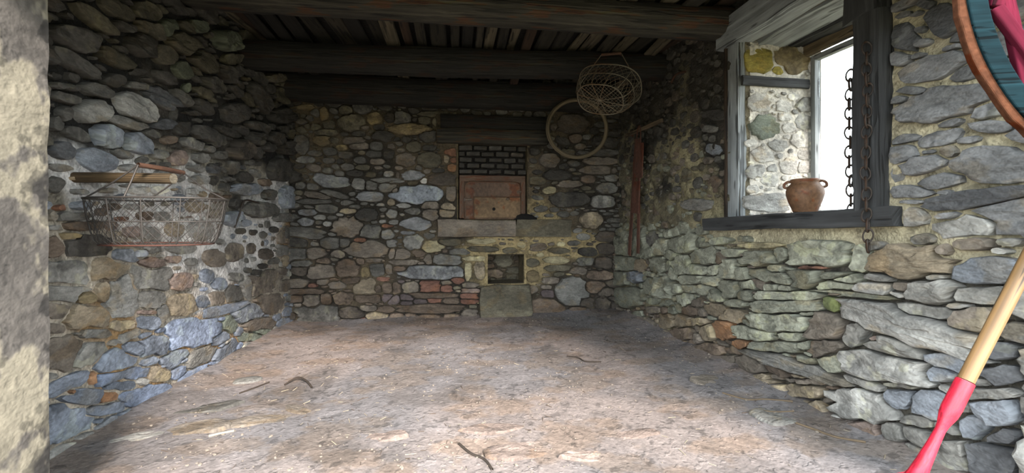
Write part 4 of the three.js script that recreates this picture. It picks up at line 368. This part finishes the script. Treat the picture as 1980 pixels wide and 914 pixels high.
// ---------------------------------------------------------------- oven door and its neighbours
{
  const t = thing('oven_door', 'rusty iron oven door with a small hatch and round peephole', 'oven door'); t.position.copy(onBack(2.535, 1.305, -.075)); t.rotation.copy(backWall.rotation);
  part('frame', joined([box(.9, .09, .05, 0, .535, -.01, .01), box(.07, .5, .05, -.415, .25, -.01, .01), box(.07, .5, .05, .415, .25, -.01, .01), box(.88, .58, .02, 0, .29, -.03, .004)]), M.ovenIron, t);
  const sh = new THREE.Shape(); const W = .375, Hh = .49, r = .09; sh.moveTo(-W, 0); sh.lineTo(-W, Hh - r); sh.quadraticCurveTo(-W, Hh, -W + r, Hh); sh.lineTo(W - r, Hh); sh.quadraticCurveTo(W, Hh, W, Hh - r); sh.lineTo(W, 0);
  const door = part('door', metreUV(new THREE.ExtrudeGeometry(sh, { depth: .02, bevelEnabled: true, bevelSize: .012, bevelThickness: .012, bevelSegments: 3, curveSegments: 8 })), M.ovenIron, t);
  part('bead', tube([...sh.getPoints(8).map(p => [p.x * .985, p.y * .985 + .004, .034])], .009, 6, 60), M.ovenIron, door);
  const hatch = part('hatch', metreUV(box(.63, .275, .022, .06, .145, .04, .006)), M.ovenPlate, t);
  part('peephole', new THREE.CylinderGeometry(.022, .022, .01, 20).rotateX(Math.PI / 2).translate(.01, .125, .049), M.soot, hatch);  // black disc painted in for the dark inside of the hole
  part('hatch_frame', joined([box(.012, .3, .014, -.262, .15, .05, .004), box(.64, .012, .014, .06, .288, .05, .004)]), M.ovenIron, hatch);
  part('knob', new THREE.SphereGeometry(.02, 12, 8).scale(1.4, .8, .8).translate(.2, .262, .058), M.iron, hatch);
  part('latch', joined([box(.1, .026, .022, -.33, .25, .045, .008), box(.02, .05, .03, -.385, .25, .04, .006)]), M.iron, t);
  part('hinge', box(.06, .02, .025, .36, .36, .035, .008), M.iron, t);
  const l = thing('soot_heap', 'small heap of black soot on the ledge at the foot of the oven door', 'soot'); l.position.copy(onBack(2.97, 1.285, .005)); l.userData.kind = 'stuff';
  const sg = new THREE.SphereGeometry(1, 20, 10, 0, Math.PI * 2, 0, Math.PI / 2), sp = sg.attributes.position; for (let i = 0; i < sp.count; i++) { const k = 1 + .25 * noise3(sp.getX(i) * 3, sp.getY(i) * 3, sp.getZ(i) * 3); sp.setXYZ(i, sp.getX(i) * .14 * k, sp.getY(i) * .075 * k, sp.getZ(i) * .06 * k); } sg.computeVertexNormals(); part('heap', sg, M.soot, l);
  const s = thing('stone_slab', 'smooth grey-brown slab leaning under the ash hole of the oven', 'slab'); s.position.copy(onBack(2.68, -.04, .1)); s.rotation.set(0, backWall.rotation.y, 0);
  const so = { out: [[-.33, .02], [-.34, .25], [-.32, .44], [-.1, .475], [.15, .46], [.33, .47], [.36, .3], [.37, .1], [.35, .0], [0, -.01]].map(([x, y]) => [x, y - .24]), area: .3 };
  const sl = part('slab', stoneGeometry(so, .045, rng(5)), stoneMats.O[0], s); sl.position.set(0, .24, -.02); sl.rotation.x = -.12;
}
// ---------------------------------------------------------------- barrel hoop
{
  const t = thing('barrel_hoop', 'pale bent-wood hoop hanging against the oven wall under the wire basket', 'hoop'); t.position.set(.835, 2.455, -5.5); t.scale.setScalar(.965); t.rotation.set(-.02, backWall.rotation.y - .1, 0);
  const pts = []; for (let k = 0; k < 28; k++) { const a = k / 28 * Math.PI * 2, q = 1 + .012 * Math.sin(a * 2 + 1); pts.push([Math.cos(a) * .39 * q, Math.sin(a) * .385 * q, 0]); }
  const g = tube(pts, 1, 8, 110, true), p = g.attributes.position, c = new THREE.CatmullRomCurve3(pts.map(q => V(...q)), true, 'centripetal');
  for (let i = 0; i < p.count; i++) { const s = Math.floor(i / 9), ctr = c.getPointAt(s / 110 % 1), d = V(p.getX(i), p.getY(i), p.getZ(i)).sub(ctr), rad = ctr.clone().normalize(), k = d.dot(rad); p.setXYZ(i, ctr.x + rad.x * k * .027, ctr.y + rad.y * k * .027, d.z * .032); }
  g.computeVertexNormals(); part('rim', g, M.hoop, t);
  part('nail', new THREE.CylinderGeometry(.006, .006, .2, 8).rotateX(Math.PI / 2).translate(.02, .35, -.06), M.rust, t);
}
// ---------------------------------------------------------------- wire baskets
function wireBasket(t, { A, B, h, bot = .72, n = 40, twist = .8, rim, net, base, netR = .0016, rimR = .0055, handle, hm, bails }) {
  const oval = (th, k) => { const c = Math.cos(th), s = Math.sin(th), q = Math.pow(Math.abs(c) ** 2.6 + Math.abs(s) ** 2.6, -1 / 2.6); return [A * k * c * q, B * k * s * q]; };
  const at = (th, f) => { const k = bot + (1 - bot) * Math.pow(f, .55), [x, z] = oval(th, k); return V(x, h * f, z); };
  const ring = (f, r, d = 0) => { const p = []; for (let i = 0; i < 30; i++) p.push(at(i / 30 * Math.PI * 2, f).add(V(0, d, 0))); return tube(p, r, 6, 70, true); };
  part('rim', ring(1, rimR), rim, t); part('base_ring', ring(0, rimR * .9), base, t); part('middle_ring', ring(.5, rimR * .6), rim, t);
  for (let i = 0; i < 6; i++) { const th = (i + .5) / 6 * Math.PI; part('rib', tube([at(th, 1), at(th, .6), at(th, .25), at(th, .04), V(...[0, -.004, 0]).addScaledVector(at(th, 0), .6).setY(-.006), V(0, -.008, 0), at(th + Math.PI, 0).multiplyScalar(.6).setY(-.006), at(th + Math.PI, .04), at(th + Math.PI, .25), at(th + Math.PI, .6), at(th + Math.PI, 1)], rimR * .62, 5, 40), rim, t); }
  const lines = [];
  for (let i = 0; i < n; i++) for (const s of [-1, 1]) { const p = []; for (let k = 0; k <= 6; k++) p.push(at(i / n * Math.PI * 2 + s * twist * k / 6, k / 6)); lines.push(tube(p, netR, 3, 10)); }
  for (let i = -9; i <= 9; i++) for (const s of [-1, 1]) { const off = i / 10 * (A + B) * bot * .74, p = []; for (let k = 0; k <= 40; k++) { const q = (k / 40 - .5) * 2.4 * A, x = q * .707 + off * .707, z = s * (q * .707 - off * .707); if (Math.abs(x / (A * bot)) ** 2.6 + Math.abs(z / (B * bot)) ** 2.6 < 1) p.push([x, -.002, z]); } if (p.length > 2) lines.push(tube([p[0], p[p.length - 1]], netR, 3, 1)); }
  part('net', joined(lines), net, t);
  part('handle', tube([handle[0], V(...handle[0]).lerp(V(...handle[1]), .5).add(V(0, .004, 0)), handle[1]], .014, 10, 10), hm, t);
  for (const [p, th, f = 1] of bails) part('bail', tube([p, V(...p).lerp(at(th, f), .5).add(V(0, -.012, .004)), at(th, f)], rimR * .8, 6, 12), rim, t);
}
{
  const t = thing('wire_basket', 'oblong rusty wire potato basket hanging from the wooden pole on the left wall', 'basket', [-2.06, 1.125, -2.5]);
  const a = [.02, .44, .15], b = [.07, .425, -.1];
  wireBasket(t, { A: .36, B: .22, h: .26, bot: .8, n: 44, twist: .75, rim: M.wire, net: M.wire, base: M.wireRust, handle: [a, b], hm: M.handleBrown, bails: [[a, 2.25], [a, 1.55], [b, 1.15], [b, -.35]] });
  t.rotation.y = -.04;
  const p = thing('wooden_pole', 'short wooden pole with a sawn end sticking out of the left wall above the basket', 'pole'), c = part('shaft', timber([[-2.6, 1.475, -2.42], [-2.3, 1.475, -2.44], [-1.95, 1.472, -2.47]], .062, .06, { seed: 9, square: 2.2, step: .06, rough: .006 }), M.pole, p);
  part('sawn_end', new THREE.CylinderGeometry(.029, .029, .004, 18).rotateZ(Math.PI / 2).translate(-1.948, 1.502, -2.47), M.poleEnd, p);
}
{
  const t = thing('wire_basket', 'pale wire basket hanging tipped from the middle beam in front of the hoop', 'basket', [.86, 2.45, -4.2]);
  const a = [-.16, .5, .2], b = [.04, .53, .2];
  wireBasket(t, { A: .325, B: .23, h: .26, bot: .72, n: 36, twist: .7, rim: M.wirePale, net: M.wirePale, base: M.wirePale, netR: .0017, handle: [a, b], hm: M.handleBrown, bails: [[a, 3.14], [b, 0]] });
  t.rotation.set(-.75, -.35, -.28, 'YXZ');
  part('hook', tube([[-.06, .515, .2], [-.05, .55, .2], [.0, .66, .1]], .004, 6, 8), M.wireRust, t);
}
// ---------------------------------------------------------------- clay pot
{
  const t = thing('clay_pot', 'brown earthenware pot with two small handles on the window sill', 'pot'); t.position.copy(onRight(3.0, 1.322, -.13)); t.rotation.y = -.6;
  t.scale.setScalar(.92);
  const prof = [[0, 0], [.076, 0], [.081, .006], [.092, .035], [.112, .085], [.126, .135], [.127, .165], [.118, .195], [.1, .216], [.092, .226], [.092, .234], [.097, .242], [.098, .254], [.09, .258], [.083, .25], [.083, .228], [.1, .195], [.112, .15], [.08, .04], [0, .02]].map(p => new THREE.Vector2(...p));
  part('body', new THREE.LatheGeometry(prof, 48), M.clay, t);
  for (const s of [-1, 1]) part('handle', tube([[s * .088, .24, 0], [s * .115, .238, 0], [s * .134, .222, 0], [s * .135, .2, 0], [s * .112, .19, 0]], .0105, 8, 20), M.clayRim, t);
}
// ---------------------------------------------------------------- chains at the window
function chain(label, from, n, link, sway, seed) {
  const t = thing('iron_chain', label, 'chain', from), R = rng(seed), g = new THREE.TorusGeometry(.5, .095, 6, 18), p = g.attributes.position;
  for (let i = 0; i < p.count; i++) { const x = p.getX(i), y = p.getY(i); p.setXYZ(i, x * link * .62, y * link * 1.0, p.getZ(i) * link); } g.computeVertexNormals();
  let y = 0, x = 0;
  for (let i = 0; i < n; i++) { const o = part('link', g, M.chain, t); o.position.set(x, y - link / 2, sway * .3 * Math.sin(i * 1.9)); o.rotation.set(0, (i % 2 ? .75 : -.35) + (R() - .5) * .5, (R() - .5) * .5); y -= link * .8; x += (R() - .5) * sway; }
  return t;
}
{ const p = onRight(3.465, 2.17, -.0); chain('iron chain hanging across the bright window pane', [p.x, p.y, p.z], 15, .072, .014, 3); }
{ const p = onRight(3.655, 2.25, .1); chain('iron chain hanging down the near window post past the sill', [p.x, p.y, p.z], 20, .072, .008, 5); }
// ---------------------------------------------------------------- hanging iron on the right wall
{
  const r = thing('hanging_rail', 'thin wooden rail fixed flat on the right wall above the rusty tool', 'rail'); r.position.copy(onRight(.85, 2.372, .055)); r.rotation.copy(rightWall.rotation);
  part('bar', board(.92, .045, .035, 4, .004), M.twig, r).rotation.z = -.012;
  for (const x of [-.38, .38]) part('peg', new THREE.CylinderGeometry(.012, .012, .1, 8).rotateX(Math.PI / 2).translate(x, 0, -.05), M.rust, r);
  const t = thing('iron_tongs', 'long rusty iron tongs hanging on the right wall from the rail', 'tongs'); t.position.copy(onRight(.86, 2.34, .11)); t.rotation.copy(rightWall.rotation);
  part('loop', tube([[-.05, -.1, 0], [-.02, .03, 0], [.03, .06, 0], [.05, 0, 0], [.06, -.12, 0]], .007, 6, 24), M.rust, t);
  const bar = (pts, wd, sd) => timber(pts, .022, wd, { seed: sd, square: 6, step: .05, rough: .01 });
  const strip = (x0, y0, x1, y1, w0, sd) => { const l = Math.hypot(x1 - x0, y1 - y0), g = board(l, w0, .014, sd, .004, .08); g.rotateZ(Math.atan2(y1 - y0, x1 - x0)); g.translate((x0 + x1) / 2, (y0 + y1) / 2, 0); return g; };
  part('arm', strip(-.05, -.08, -.26, -1.5, .085, 2), M.rust, t);
  part('arm', strip(.07, -.1, .02, -1.46, .07, 3).translate(0, 0, .018), M.rust, t);
  part('plate', strip(.09, -.16, .05, -.56, .24, 5).translate(0, 0, .03), M.rust, t);
  part('plate', strip(.0, -.6, -.04, -.98, .22, 6).translate(0, 0, .028), M.rust, t);
}
{
  const leftWall = scene.getObjectByName('wall_left'), onLeft = (u, v, w) => V(u, v, w).applyEuler(leftWall.rotation).add(leftWall.position);
  const t = thing('iron_hook', 'bent dark iron hook set in the left wall right of the basket', 'hook');
  part('rod', tube([onLeft(3.0, 1.2, .03), onLeft(3.03, 1.33, .06), onLeft(3.08, 1.45, .07), onLeft(3.3, 1.46, .06), onLeft(3.62, 1.42, .02), onLeft(3.7, 1.41, .01)], .009, 6, 30), M.chain, t);
  const p = thing('wooden_peg', 'thin stick jutting from the sooty right wall beside the window', 'peg');
  part('stick', tube([onRight(1.35, 2.76, -.03), onRight(1.6, 2.77, .05), onRight(1.8, 2.73, .07)], .011, 7, 12), M.handleBrown, p);
}
// ---------------------------------------------------------------- painted wheel at the doorway
{
  const t = thing('cart_wheel', 'painted cart wheel with rusty tyre, teal rim and red spokes hung at the doorway', 'wheel', [2.13, 2.015, -1.15]); t.rotation.y = -.2;
  const ring = (r0, r1, d, z = 0) => { const s = new THREE.Shape(); s.absarc(0, 0, r1, 0, Math.PI * 2); const h = new THREE.Path(); h.absarc(0, 0, r0, 0, Math.PI * 2, true); s.holes.push(h); const g = new THREE.ExtrudeGeometry(s, { depth: d, bevelEnabled: true, bevelSize: .004, bevelThickness: .004, bevelSegments: 2, curveSegments: 72 }); g.translate(0, 0, z - d / 2); return metreUV(g, 1.5); };
  const tyre = ring(.779, .8, .016); { const p = tyre.attributes.position; for (let i = 0; i < p.count; i++) { const x = p.getX(i), y = p.getY(i), k = 1 + .006 * noise3(x * 22, y * 22, p.getZ(i) * 10); p.setXY(i, x * k, y * k); } tyre.computeVertexNormals(); }
  part('tyre', tyre, M.tyre, t); part('felloe', ring(.735, .778, .03), M.teal, t); 
  const bar = (name, p0, p1, z) => { const o = part(name, metreUV(box(p0.distanceTo(p1), .034, .024, 0, 0, 0, .005), 1.5), M.redPaint, t); o.position.set((p0.x + p1.x) / 2, (p0.y + p1.y) / 2, z); o.rotation.z = Math.atan2(p1.y - p0.y, p1.x - p0.x); };
  const on = (deg, r) => V(Math.cos(deg * Math.PI / 180) * r, Math.sin(deg * Math.PI / 180) * r, 0);
  for (let k = 0; k < 9; k++) { const a = 190 + k * 40; bar('brace', on(a, .71), on(a + 40, .71), .006); bar('brace', on(a + 20, .71), on(a - 20, .71), -.008); bar('spoke', on(a + 9, .67), on(a + 9, .1), .0); }
  part('hub', new THREE.CylinderGeometry(.13, .15, .16, 32).rotateX(Math.PI / 2), M.redPaint, t);
}
// ---------------------------------------------------------------- shovel
{
  const t = thing('shovel', 'shovel with wooden handle and red socket leaning at the right by the stone wall', 'shovel');
  const P = (px, h, Z) => V(px, h, -Z), foot = P(1.235, .02, 1.5), dir = P(2.165, 1.77, 1.52).sub(foot).normalize();
  const along = s => foot.clone().addScaledVector(dir, s), q = new THREE.Quaternion().setFromUnitVectors(V(0, 1, 0), dir);
  const lathe = (pts, seg = 24) => new THREE.LatheGeometry(pts.map(p => new THREE.Vector2(...p)), seg);
  const put = (name, g, m) => { const o = part(name, g, m, t); o.position.copy(foot); o.quaternion.copy(q); return o; };
  put('handle', lathe([[.0, .69], [.0215, .69], [.023, .75], [.0235, 1.2], [.022, 1.87], [.016, 1.9], [0, 1.905]]), M.shovelWood); { const g = t.children[t.children.length - 1].geometry, p = g.attributes.position, w = g.attributes.uv; for (let i = 0; i < p.count; i++) w.setXY(i, p.getY(i) * .7, w.getX(i) * .2); }
  put('socket', lathe([[.0, .36], [.03, .36], [.022, .44], [.0165, .52], [.0145, .57], [.0165, .59], [.0255, .63], [.0275, .66], [.0265, .76], [.024, .765], [.024, .7]]), M.shovelRed);
  const b = new THREE.PlaneGeometry(.26, .4, 16, 20), bp = b.attributes.position;
  for (let i = 0; i < bp.count; i++) { const x = bp.getX(i) / .13, y = (bp.getY(i) + .2) / .4, wd = y > .8 ? mix(.12, .018, smooth(.8, 1.0, y)) : y < .3 ? .12 * Math.sqrt(clamp(.25 + y * 2.5)) : .12; bp.setXYZ(i, x * wd, y * .4, .03 * x * x * (wd / .12) - .02); }
  b.computeVertexNormals(); put('blade', b, new THREE.MeshStandardMaterial({ color: col('#c0506a'), map: T.rust, roughness: .5, side: THREE.DoubleSide }));
}
// ---------------------------------------------------------------- twigs, straw and crumbs on the floor
{
  const twig = (label, pts, r, m) => { const t = thing('twig', label, 'twig'); part('stick', tube(pts.map(([x, Z, d = 0]) => [x, floorY(x, Z) + r * .8 + d, -Z]), r, 6, 16), m, t); };
  twig('long pale twig lying on the earth at the foot of the right wall, farther one', [[1.5, 3.06], [1.62, 2.95], [1.72, 2.93], [1.87, 2.86]], .006, M.twig);
  twig('forked pale twig beside the loose grey stone near the right wall', [[1.72, 2.6], [1.78, 2.52], [1.83, 2.42], [1.92, 2.33]], .007, M.twig);
  twig('thin pale twig curving on the floor below the big right-hand slabs', [[1.62, 2.78], [1.7, 2.76], [1.8, 2.74]], .005, M.twig);
  twig('dark bent twig on the bright middle of the floor', [[.52, 4.05], [.62, 3.98], [.66, 3.88], [.8, 3.86]], .006, M.twigDark);
  twig('dark forked twig at the bottom edge of the floor, left of the pale slab', [[-.3, 2.42], [-.22, 2.32], [-.15, 2.28], [-.1, 2.18]], .007, M.twigDark);
  twig('small dark arched twig on the grey earth by the left wall', [[-1.75, 3.3, 0], [-1.69, 3.38, .03], [-1.6, 3.34, .02], [-1.52, 3.26, 0]], .007, M.twigDark);
  twig('short dark stick left of the arched twig', [[-2.0, 3.15], [-1.95, 3.24], [-1.9, 3.36]], .006, M.twigDark);
  twig('short pale straight stick in front of the left wall slabs', [[-1.78, 2.52], [-1.72, 2.56], [-1.67, 2.58]], .006, M.straw);
  const R = rng(101), N = 3400, chips = [['#a3967f', 0], ['#55493f', 0], ['#81776b', 0]].map(([c]) => mat(c, null, null, 0, .95));
  const geos = [new THREE.CylinderGeometry(.0022, .0018, .05, 4).rotateZ(Math.PI / 2), new THREE.CylinderGeometry(.003, .002, .04, 4).rotateZ(Math.PI / 2), new THREE.IcosahedronGeometry(.008, 0).scale(1.3, .6, 1)];
  const names = ['scattered pale straw bits all over the earth floor', 'scattered dark twig bits all over the earth floor', 'scattered earth crumbs and grit all over the floor'];
  geos.forEach((g, k) => {
    const n = [260, 420, 1300][k], im = lit(new THREE.InstancedMesh(g, chips[k], n)), m = new THREE.Matrix4(), q = new THREE.Quaternion(), e = new THREE.Euler(); let i = 0;
    while (i < n) { const Z = 1.3 + 4.4 * Math.pow(R(), 1.3), x = mix(-2.6, 2.0, R()); if (x < LX(Z) + .05 || x > RX(Z) - .05 || Z > 5.33 + .158 * (x + 2.753) - .05) continue; if (fbm3(x * 1.8, k * 5, Z * 1.8, 3) + (R() - .5) * .5 < .05) continue; e.set((R() - .5) * .4, R() * 6.28, (R() - .5) * .5); q.setFromEuler(e); const s = mix(.45, 1.5, R() * R()); m.compose(V(x, floorY(x, Z) + .003, -Z), q, V(s, s, s)); im.setMatrixAt(i++, m); }
    im.name = ['straw_bits', 'twig_bits', 'earth_crumbs'][k]; im.userData = { label: names[k], category: 'debris', kind: 'stuff' }; scene.add(im);
  });
}
renderer.render(scene, camera);
